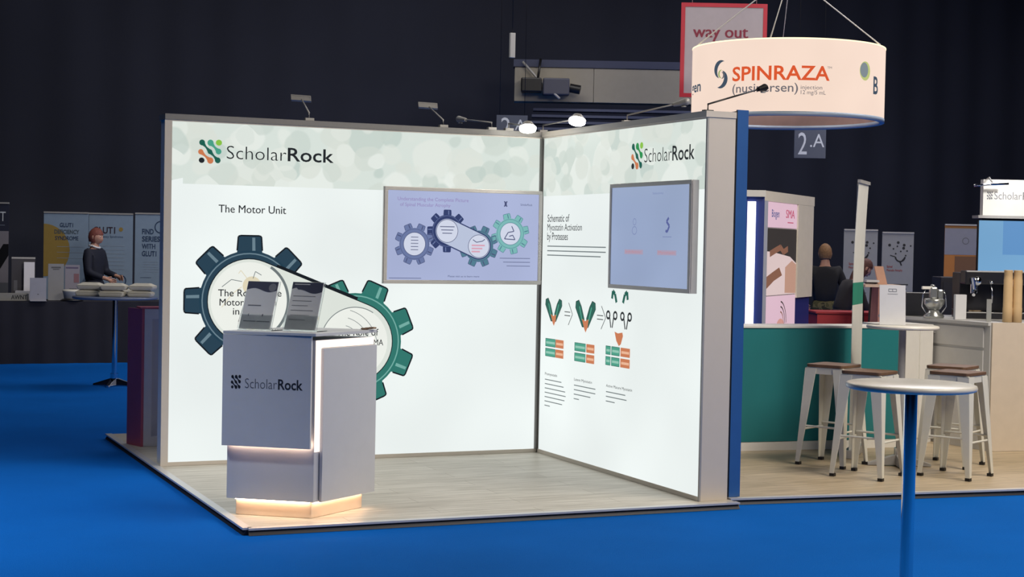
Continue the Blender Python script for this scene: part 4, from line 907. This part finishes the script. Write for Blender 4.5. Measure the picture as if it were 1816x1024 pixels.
# ------------------------------------------------------------------ people
SKIN = mat('skin', (196, 148, 128), .55, var=.05)
def skin_mesh(nodes, edges, M, sub=1):
    me = bpy.data.meshes.new('tmp'); names = list(nodes); me.from_pydata([nodes[n][0] for n in names], [(names.index(a), names.index(b)) for a, b in edges and [(e[0], e[1]) for e in edges]], [])
    o = bpy.data.objects.new('tmp', me); COL.objects.link(o); md = o.modifiers.new('s', 'SKIN'); md.use_smooth_shade = True
    for i, n in enumerate(names):
        r = nodes[n][1]; r = (r, r) if not isinstance(r, tuple) else r; me.skin_vertices[0].data[i].radius = r
        me.skin_vertices[0].data[i].use_root = (i == 0)
    sb = o.modifiers.new('ss', 'SUBSURF'); sb.levels = sub; sb.render_levels = sub
    dg = bpy.context.evaluated_depsgraph_get(); r = bpy.data.meshes.new_from_object(o.evaluated_get(dg))
    vs = [M @ v.co for v in r.vertices]; fs = [tuple(p.vertices) for p in r.polygons]
    bpy.data.objects.remove(o); bpy.data.meshes.remove(r); return vs, fs
def person(loc, face, H, label, J, top_m, leg_m, hair_m, hairlen=0, collar=None, shirt=None):
    """J: joint overrides in a 1.75 m body frame, x right, y forward, z up"""
    k = H/1.75
    base = {'pelvis': (0, 0, .95), 'waist': (0, 0, 1.08), 'chest': (0, .0, 1.30), 'neck0': (0, -.01, 1.45), 'neck': (0, .0, 1.52), 'head': (0, .015, 1.605)}
    for s_, sx in (('l', -1), ('r', 1)):
        base.update({'sh'+s_: (sx*.165, 0, 1.42), 'el'+s_: (sx*.22, -.02, 1.14), 'wr'+s_: (sx*.23, .06, .89), 'hip'+s_: (sx*.09, 0, .92), 'kn'+s_: (sx*.10, .02, .50), 'an'+s_: (sx*.10, -.02, .08), 'to'+s_: (sx*.11, .13, .03)})
    base.update(J); V = {n: Vector(p) for n, p in base.items()}
    M = Matrix.Translation(loc) @ Matrix.Rotation(math.atan2(face.y, face.x)-PI/2, 4, 'Z') @ Matrix.Diagonal((k, k, k, 1))
    t = thing('person', loc, label, 'person')
    N = {'pelvis': (V['pelvis'], (.095, .075)), 'waist': (V['waist'], (.10, .075)), 'chest': (V['chest'], (.12, .085)), 'neck0': (V['neck0'], (.075, .07)), 'neck': (V['neck'], .058), 'headb': (V['head'], .06)}
    E_ = [('pelvis', 'waist'), ('waist', 'chest'), ('chest', 'neck0'), ('neck0', 'neck'), ('neck', 'headb')]
    for s_ in 'lr':
        sx = -1 if s_ == 'l' else 1
        for n, r_ in (('sh', .044), ('el', .034), ('wr', .026), ('hip', .07), ('kn', .055), ('an', .038), ('to', .032)): N[n+s_] = (V[n+s_], r_)
        E_ += [('chest', 'sh'+s_), ('sh'+s_, 'el'+s_), ('el'+s_, 'wr'+s_), ('pelvis', 'hip'+s_), ('hip'+s_, 'kn'+s_), ('kn'+s_, 'an'+s_), ('an'+s_, 'to'+s_)]
        d = (V['wr'+s_]-V['el'+s_]).normalized(); side = d.cross(Vector((sx, 0, .2))).normalized(); nn = d.cross(side)
        pm = V['wr'+s_]+d*.055; N['pa'+s_] = (pm, (.034, .018)); E_.append(('wr'+s_, 'pa'+s_))
        for f_, (o_, ln) in enumerate(((-.030, .060), (-.010, .075), (.010, .070), (.030, .055))):
            a1 = pm+d*.03+side*o_; a2 = a1+d*ln*.55-nn*sx*.008; a3 = a2+d*ln*.4-nn*sx*.02
            for q_, (pp, rr2) in enumerate(((a1, .0095), (a2, .0088), (a3, .0078))): N['f%d%d%s' % (f_, q_, s_)] = (pp, rr2)
            E_ += [('pa'+s_, 'f%d0%s' % (f_, s_)), ('f%d0%s' % (f_, s_), 'f%d1%s' % (f_, s_)), ('f%d1%s' % (f_, s_), 'f%d2%s' % (f_, s_))]
        b1 = V['wr'+s_]+d*.03-side*.03; b2 = b1+d*.035-side*.02; N['t1'+s_] = (b1, .012); N['t2'+s_] = (b2, .009); E_ += [('wr'+s_, 't1'+s_), ('t1'+s_, 't2'+s_)]
    vs, fs = skin_mesh(N, E_, M); m = MB(); m.add(vs, fs, SKIN, True)
    hd = V['head']; hv_ = (V['head']-V['neck']); hdir = J.get('gaze', Vector((0, 1, 0))); ax = Vector((-hdir.y, hdir.x, 0))
    upv = hv_.normalized(); rx = hdir.cross(upv).normalized(); fy = upv.cross(rx)
    R3 = Matrix((rx, fy, upv)).transposed().to_4x4(); MH = M @ Matrix.Translation(hd+upv*.02) @ R3
    # head: sculpted sphere with jaw, brow, nose
    n, kk = 28, 20; hv = []
    for j in range(kk+1):
        ph = PI*j/kk
        for i in range(n):
            t_ = 2*PI*i/n; x, y, z = math.sin(ph)*math.cos(t_), math.sin(ph)*math.sin(t_), math.cos(ph)
            X, Y, Z = .078*x, .096*y, .112*z
            if z < 0: X *= 1-.22*(-z); Y = Y*(1-.12*(-z))+.012*(-z)
            if y > .75 and abs(x) < .28:
                if -.35 < z < .15: Y += .022*(1-abs(x)/.28)*(1-(z+.35)/.5*.6)
                if -.6 < z < -.4: Y += .006
            if y > .6 and .05 < z < .2 and .2 < abs(x) < .6: Y -= .006
            hv.append(MH @ Vector((X, Y, Z)))
    m.add(hv, [(j*n+i, (j+1)*n+i, (j+1)*n+(i+1) % n, j*n+(i+1) % n) for j in range(kk) for i in range(n)], SKIN, True)
    EYW = mat('eye_white', (225, 225, 225), .3); EYD = mat('eye_dark', (40, 30, 28), .2); LIP = mat('lip', (160, 95, 90), .5)
    def hb(c_, r_, mt, sc_, n_=10, k_=8):
        q = MB(); q.ball((0, 0, 0), r_, mt, sc_, n_, k_); m.add([MH @ (Vector(c_)+v) for v in q.v], q.f, mt, True)
    for sx in (-1, 1):
        hb((sx*.03, .082, .012), .013, EYW, (1, .7, .6)); hb((sx*.03, .090, .012), .006, EYD, (1, .6, 1)); hb((sx*.076, .0, -.005), .03, SKIN, (.35, .6, 1))
    hb((0, .086, -.062), .02, LIP, (1.1, .4, .3)); body = m.build('body', t)
    # clothes
    E2 = {'pelvis': (V['pelvis']+Vector((0, 0, .05)), (.160, .130)), 'waist': (V['waist'], (.142, .115)), 'chest': (V['chest'], (.17, .128)), 'neck0': (V['neck0']-Vector((0, 0, .01)), (.09, .085))}; ee = [('pelvis', 'waist'), ('waist', 'chest'), ('chest', 'neck0')]
    for s_ in 'lr':
        E2['sh'+s_] = (V['sh'+s_], .072); E2['el'+s_] = (V['el'+s_], .056); E2['cu'+s_] = (V['el'+s_].lerp(V['wr'+s_], .88), .042); ee += [('chest', 'sh'+s_), ('sh'+s_, 'el'+s_), ('el'+s_, 'cu'+s_)]
    vs, fs = skin_mesh(E2, ee, M); MB().add(vs, fs, top_m, True).build('jacket' if collar else 'top', t)
    E3 = {'waistband': (V['pelvis'].lerp(V['waist'], 1.15), (.135, .108)), 'pelvis': (V['pelvis']+Vector((0, 0, .0)), (.148, .118))}; ee = [('waistband', 'pelvis')]
    for s_ in 'lr':
        E3['hip'+s_] = (V['hip'+s_], .105); E3['kn'+s_] = (V['kn'+s_], .078); E3['an'+s_] = (V['an'+s_]+Vector((0, 0, .03)), .062); ee += [('pelvis', 'hip'+s_), ('hip'+s_, 'kn'+s_), ('kn'+s_, 'an'+s_)]
    vs, fs = skin_mesh(E3, ee, M); MB().add(vs, fs, leg_m, True).build('trousers', t)
    for s_ in 'lr':
        vs, fs = skin_mesh({'a': (V['an'+s_]-Vector((0, .03, .035)), .045), 'b': (V['an'+s_].lerp(V['to'+s_], .6)-Vector((0, 0, .0)), .044), 'c': (V['to'+s_]+Vector((0, .02, .005)), .034)}, [('a', 'b'), ('b', 'c')], M); MB().add(vs, fs, BLK, True).build('shoe', t)
    # hair: cap over the back and top
    hv = []; n, kk = 28, 14
    for j in range(kk+1):
        ph = PI*(.72 if not hairlen else .74)*j/kk
        for i in range(n):
            t_ = 2*PI*i/n; x, y, z = math.sin(ph)*math.cos(t_), math.sin(ph)*math.sin(t_), math.cos(ph)
            zf = z
            if y > .35 and z < .45: zf = .45+ (z-.45)*.1; s_ = math.sqrt(max(0, 1-zf*zf)); L_ = math.hypot(x, y) or 1; x, y = x/L_*s_, y/L_*s_
            q_ = 1+.03*math.sin(i*3.1+j*1.7)
            hv.append(MH @ Vector((.083*x*q_, .104*y*q_-.002, .122*zf*q_+(.0 if zf > -.1 else -hairlen*.7*(-zf)))))
    MB().add(hv, [(j*n+i, (j+1)*n+i, (j+1)*n+(i+1) % n, j*n+(i+1) % n) for j in range(kk) for i in range(n)], hair_m, True).build('hair', t)
    if collar:
        m = MB(); c_ = V['neck0']+Vector((0, .01, .045)); m.tube([M @ (c_+Vector((.066*math.cos(a), .068*math.sin(a)+.0, .01-.03*max(0, math.sin(a))))) for a in [2*PI*i/20 for i in range(21)]], .014, collar)
        m.build('shirt', t)
    return t
rf = Vector((RT.x, RT.y, 0)).normalized()
SUIT = mat('navy_suit', (22, 26, 44), .8); HRB = mat('auburn_hair', (122, 66, 58), .7, var=.3, scale=60)
p = at(166, 600, 22.0); p.z = 0
person(p, (rf*.96-bk*.28), 1.80, 'person in a dark suit with white collar and auburn hair behind the covered table', {
    'elr': (.22, .04, 1.15), 'wrr': (.16, .27, 1.07), 'ell': (-.22, .04, 1.15), 'wrl': (-.12, .28, 1.10)}, SUIT, SUIT, HRB, 0, PAPER)
p = at(1460, 600, 20.0); p.z = 0
person(p, bk+rf*.05, 1.77, 'person seen from behind in a black shirt and camouflage trousers', {'elr': (.26, -.0, 1.16), 'wrr': (.2, .16, 1.02), 'ell': (-.26, 0, 1.16), 'wrl': (-.2, .16, 1.02)}, mat('black_shirt', (30, 30, 34), .85), camo_mat(), mat('sandy_short_hair', (140, 104, 70), .7, var=.3, scale=60))
p = at(1486, 600, 18.6); p.z = 0
person(p, rf+bk*.2, 1.66, 'person with reddish-brown hair in a dark top, leaning right behind the edge-on banner', {'waist': (0, .05, 1.08), 'chest': (0, .14, 1.27), 'neck0': (0, .2, 1.40), 'neck': (0, .25, 1.46), 'head': (0, .31, 1.55), 'shl': (-.16, .16, 1.37), 'shr': (.16, .16, 1.37),
    'elr': (.2, .25, 1.1), 'wrr': (.15, .42, .98), 'ell': (-.2, .25, 1.1), 'wrl': (-.12, .42, 1.0)}, mat('charcoal_top', (40, 37, 42), .85), mat('dark_trousers', (40, 40, 50), .85), mat('reddish_brown_hair', (92, 56, 50), .7, var=.3, scale=50), .30)

# ------------------------------------------------------------------ left background
# pink-sided counter behind the gear wall
t = thing('pink_counter', (.4, 1.2, PZ), 'counter with a maroon side and pale recessed front, left of the gear wall', 'counter')
MPK = mat('dusty_pink_panel', (196, 96, 122), .5); PAL = mat('pale_lilac_panel', (226, 224, 232), .5)
a_, b_, = Vector((.033, 1.113, 0)), Vector((-.036, 1.330, 0)); fx = Vector((1, -.03, 0)).normalized(); H_ = 1.125
sd_ = (b_-a_)
MB().prism([(p.x, p.y) for p in (a_, a_+fx*.02, b_+fx*.02, b_)], PZ+.001, H_, MPK).build('side_panel', t)
Pp = plane(a_+fx*.021, fx)
m = MB(); m.slab(Pp, 0, PZ+.001, .06, H_-.002, -.20, 0, PAL); m.slab(Pp, .84, PZ+.001, .9, H_-.002, -.2, 0, PAL); m.slab(Pp, .06, H_-.08, .84, H_-.002, -.2, 0, PAL); m.slab(Pp, .06, PZ+.001, .84, .12, -.2, 0, PAL); m.build('frame', t)
MB().slab(Pp, .06, .12, .84, H_-.08, -.19, -.04, mat('lilac_inset', (196, 198, 216), .5)).build('inset_panel', t)
MB().slab(Pp, -.03, H_, .92, H_+.012, -.22, .005, MPK).build('counter_top', t)

round_table((.803, 6.75, 0), 1.01, .47, .03, 'grey-topped round high table on the left, carrying cream boxes', 1, CHROME, mat('grey_blue_tabletop', (110, 124, 156), .3), 'star')
# cream clamshell boxes: three stacks of two and more
CB_ = mat('cream_card_box', (212, 208, 196), .7, var=.03)
def clam():
    r = thing('food_box', (0, 0, 0), 'x', 'box', 'cream boxes stacked on the round high table')
    m = MB(); a, b, c_, d_ = .125, .10, .14, .115
    m.hexa([Vector((-a, -b, 0)), Vector((a, -b, 0)), Vector((a, b, 0)), Vector((-a, b, 0))], [Vector((-c_, -d_, .042)), Vector((c_, -d_, .042)), Vector((c_, d_, .042)), Vector((-c_, d_, .042))], CB_); m.build('tray', r, world=False, bevel=.012)
    m = MB(); a = c_+.004; b = d_+.004
    m.hexa([Vector((-a, -b, .043)), Vector((a, -b, .043)), Vector((a, b, .043)), Vector((-a, b, .043))], [Vector((-.085, -.06, .075)), Vector((.085, -.06, .075)), Vector((.085, .06, .075)), Vector((-.085, .06, .075))], CB_); m.build('lid', r, world=False, bevel=.012)
    return r
cl = clam(); Zt = 1.0115; TC_ = Vector((.803, 6.75, 0))
cb = []
for j, (u, nm) in enumerate(((161, 'left stack'), (207, 'middle stack'), (253, 'right stack'))):
    q = at_z(u, 521, Zt) ; dd3 = (u-205)/158.4
    c = TC_+rf*dd3-bk*(.17 if j == 1 else .06)
    for lv in (0, 1): cb.append((Vector((c.x+(.02*rf.x if lv else 0), c.y+(.02*rf.y if lv else 0), Zt+lv*.0765)), '%s cream box of the %s on the round high table' % ('upper' if lv else 'lower', nm), .03*(-1)**(lv+j)))
cb.append((TC_+rf*.14+bk*.24+Vector((0, 0, Zt-0)), 'lone cream box at the back of the round high table, behind the right stack', .1))
for i, (l_, lb_, ro) in enumerate(cb):
    o = cl if i == 0 else copy_tree(cl)
    o.location = l_; o.rotation_euler = (0, 0, -.4+ro); o['label'] = lb_
# long covered table
CLTH = mat('black_table_cover', (30, 30, 42), .85, var=.1, scale=3)
t = thing('covered_table', (-1.2, 10.4, 0), 'long table under a floor-length black cover on the far left', 'table')
MB().box((-3.6, 10.06, .795), (3.4, 10.75, .815), CLTH).build('table_top_cover', t)
vs = []; N = 260
for i in range(N+1):
    x = -3.6+7.0*i/N; o_ = .012*math.sin(x*23)+.008*math.sin(x*9.1)
    vs += [Vector((x, 10.055+o_, .001)), Vector((x, 10.055, .815))]
MB().add(vs, [(2*i, 2*i+2, 2*i+3, 2*i+1) for i in range(N)], CLTH, True).build('cover_skirt', t)
TZ = .8165; Dt = 20.75
def tpos(u, dy): 
    p = at_y(u, 520, 10.06+dy); return Vector((p.x, p.y, TZ))
def vh(v, u, dy): return at_y(u, v, 10.06+dy).z
def card(u0, u1, vt, dy, label, name='table_card', mt=None, th=.01, prn=None, z0=TZ, cat='card'):
    p = tpos(u0, dy); q = tpos(u1, dy); p.z = q.z = z0+.001; P = plane(p, q-p); h = vh(vt, u0, dy)-p.z; wv = (q-p).length
    t = thing(name, P(wv/2, 0, 0), label, cat); MB().slab(P, 0, 0, wv, h, -th, 0, mt or PAPER).build('card_body', t)
    MB().slab(P, 0, 0, wv, .006, .001, .05, mt or PAPER).build('foot', t)
    if prn:
        m = MB()
        for (a, b, c, d, mm) in prn: m.rect(P, a*wv, b*h, c*wv, d*h, .002, mm)
        m.build('print', t)
    return P
DKP = mat('dark_photo_print', (58, 56, 64), .5)
card(53, 82, 493, .005, 'blank light grey card standing at the front edge of the covered table', prn=[(.45, .28, .55, .31, PGR)], mt=mat('light_grey_card', (160, 160, 170), .7))
card(85, 113, 468, .35, 'tall pale display board with a grey heading, left of the dark-suited person', prn=[(.2, .88, .8, .92, PGR), (.3, .84, .7, .86, PGR)], mt=mat('pale_board', (140, 140, 144), .7))
card(115, 141, 470, .40, 'pale board with a purple strip and reddish picture, touching the dark-suited person', prn=[(.05, .9, .9, .94, mat('purple_print', (90, 80, 110), .6)), (.6, .5, .95, .75, mat('dusty_red_print', (128, 90, 98), .6)), (.3, .3, .8, .33, PGR)], mt=mat('pale_lilac_board', (138, 134, 146), .7))
card(20, 62, 456, .62, 'dark photo board with a silver top edge near the left edge', mt=DKP, prn=[(.0, .96, 1, 1, ALU), (.1, .2, .25, .45, mat('grey_blotch_print', (96, 96, 104), .6))])
card(42, 61, 465, .545, 'small pale card in front of the dark photo board', mt=PAL, prn=[(.1, .1, .9, .12, PGR)])
# boxes on the table
p = tpos(0, .115); q = tpos(51, .115); P = plane(p, q-p); t = thing('white_box', P(.1, 0, -.1), 'long low white box with dark lettering on the covered table at the left edge', 'box'); MB().slab(P, -.2, .001, .36, .095, -.2, 0, mat('dull_white_carton', (146, 145, 142), .7)).build('carton', t); MB().text(P, 'AWNT', .14, .02, .34, .055, .001, PIK, .02).build('lettering', t)
p = tpos(60, .225); tag(MB().slab(plane(p, rf), -.28, .001, .0, .12, -.2, -.11, PAL).build('carton'), 'pale lilac carton behind the long low white box', 'box')
P = plane(tpos(108, .04), rf); t = thing('cream_tub', P(.1, 0, -.1), 'round cream tub between the pale boards and the round high table', 'tub'); c = P(.11, 0, -.13)
MB().lathe([(0, .03), (.10, .03), (.118, .12), (.122, .125), (.122, .14), (.11, .15), (0, .152)], c, CB_, 32).build('tub_body', t); MB().lathe([(0, .001), (.14, .001), (.15, .01), (.12, .029), (0, .029)], c, BLK, 32).build('tray', t)
# backdrop banners
BLP = mat('pale_blue_print', (132, 152, 176), .7, var=.03); NV = mat('navy_print', (36, 58, 92), .6); YL = mat('mustard_print', (150, 125, 62), .7); LBL = mat('light_blue_line', (148, 162, 182), .7)
def clip_disc(m, P, cx, cz_, r, x0, x1, mt, off):
    N = 30
    for i in range(N):
        a, b = x0+(x1-x0)*i/N, x0+(x1-x0)*(i+1)/N; f = lambda x: math.sqrt(max(0, r*r-(x-cx)**2))
        if f(a) or f(b): m.flat(P, [(a, cz_-f(a)), (b, cz_-f(b)), (b, cz_+f(b)), (a, cz_+f(a))], off, mt)
t, P, wv, zt_ = poster(78, 378, 157, 22.5, 'pale blue roll-up banner with a mustard circle and navy heading', BLP)
m = MB(); clip_disc(m, P, .0, zt_-.52, .37, 0, .37, YL, .002)
m.text(P, 'GLUT1', wv*.36, zt_-.19, wv*.66, .055, .004, NV, .02); m.text(P, 'DEFICIENCY', wv*.24, zt_-.285, wv*.80, .055, .004, mat('slate_olive_print', (70, 84, 96), .6), .02); m.text(P, 'SYNDROME', wv*.26, zt_-.375, wv*.78, .055, .004, NV, .02)
for k in range(3): m.rect(P, wv*.3, zt_-.47-.08*k, wv*.9, zt_-.465-.08*k, .003, LBL)
m.build('print', t)
t, P, wv, zt_ = poster(158, 380, 236, 22.8, 'pale blue display panel reading GLUT1 behind the dark-suited person', BLP, name='exhibition_backdrop')
m = MB(); m.text(P, 'GLUT1', wv*.10, zt_-.27, wv*.60, .09, .003, mat('dark_plum_print', (48, 34, 50), .6), .02); m.text(P, 'Deficiency Syndrome', wv*.15, zt_-.33, wv*.78, .03, .003, NV, .0); m.disc(P, wv*.73, zt_-.21, .03, .003, YL, 12)
for k in range(7): m.rect(P, wv*.1, zt_-.45-.055*k, wv*.82, zt_-.444-.055*k, .003, LBL)
m.ring(P, wv*.73, zt_-.94, .07, .085, .003, NV, 24); m.build('print', t)
t, P, wv, zt_ = poster(240, 380, 300, 22.8, 'pale blue display panel with navy capitals and a ring, partly hidden by the gear wall', BLP, name='exhibition_backdrop')
m = MB()
for k, s_ in enumerate(('FIND', 'SERIES', 'WITH', 'GLUT1')): m.text(P, s_, wv*.21, zt_-.28-.105*k, wv*(.55, .74, .60, .64)[k], .07, .003, NV, .025)
m.ring(P, wv*.76, zt_-.18, .075, .09, .003, NV, 24)
for k in range(5): m.rect(P, wv*.25, zt_-.68-.035*k, wv*.7, zt_-.676-.035*k, .003, LBL)
m.rect(P, wv*.17, zt_-.905, wv*.5, zt_-.9, .003, NV); m.build('print', t)
t, P, wv, zt_ = poster(-30, 361, 16, 22.3, 'dark-topped banner with a pale letter and monochrome picture cut by the left edge', mat('slate_print', (34, 38, 58), .7))
m = MB(); m.text(P, 'T', wv*.66, zt_-.24, wv*.88, .13, .003, mat('pale_lettering', (205, 210, 218), .6)); m.rect(P, wv*.5, zt_-.3, wv*.85, zt_-.295, .003, LBL)
m.rect(P, 0, .4, wv, zt_-.38, .002, mat('grey_photo_print', (128, 124, 134), .7)); m.flat(P, [(wv*.4, zt_-1.0), (wv*.7, zt_-.9), (wv, zt_-.72), (wv, zt_-.56), (wv*.8, zt_-.56), (wv*.6, zt_-.68), (wv*.4, zt_-.7)], .003, BLK); m.rect(P, 0, .3, wv, zt_-1.1, .003, mat('grey_photo_base', (90, 92, 100), .7)); m.build('print', t)
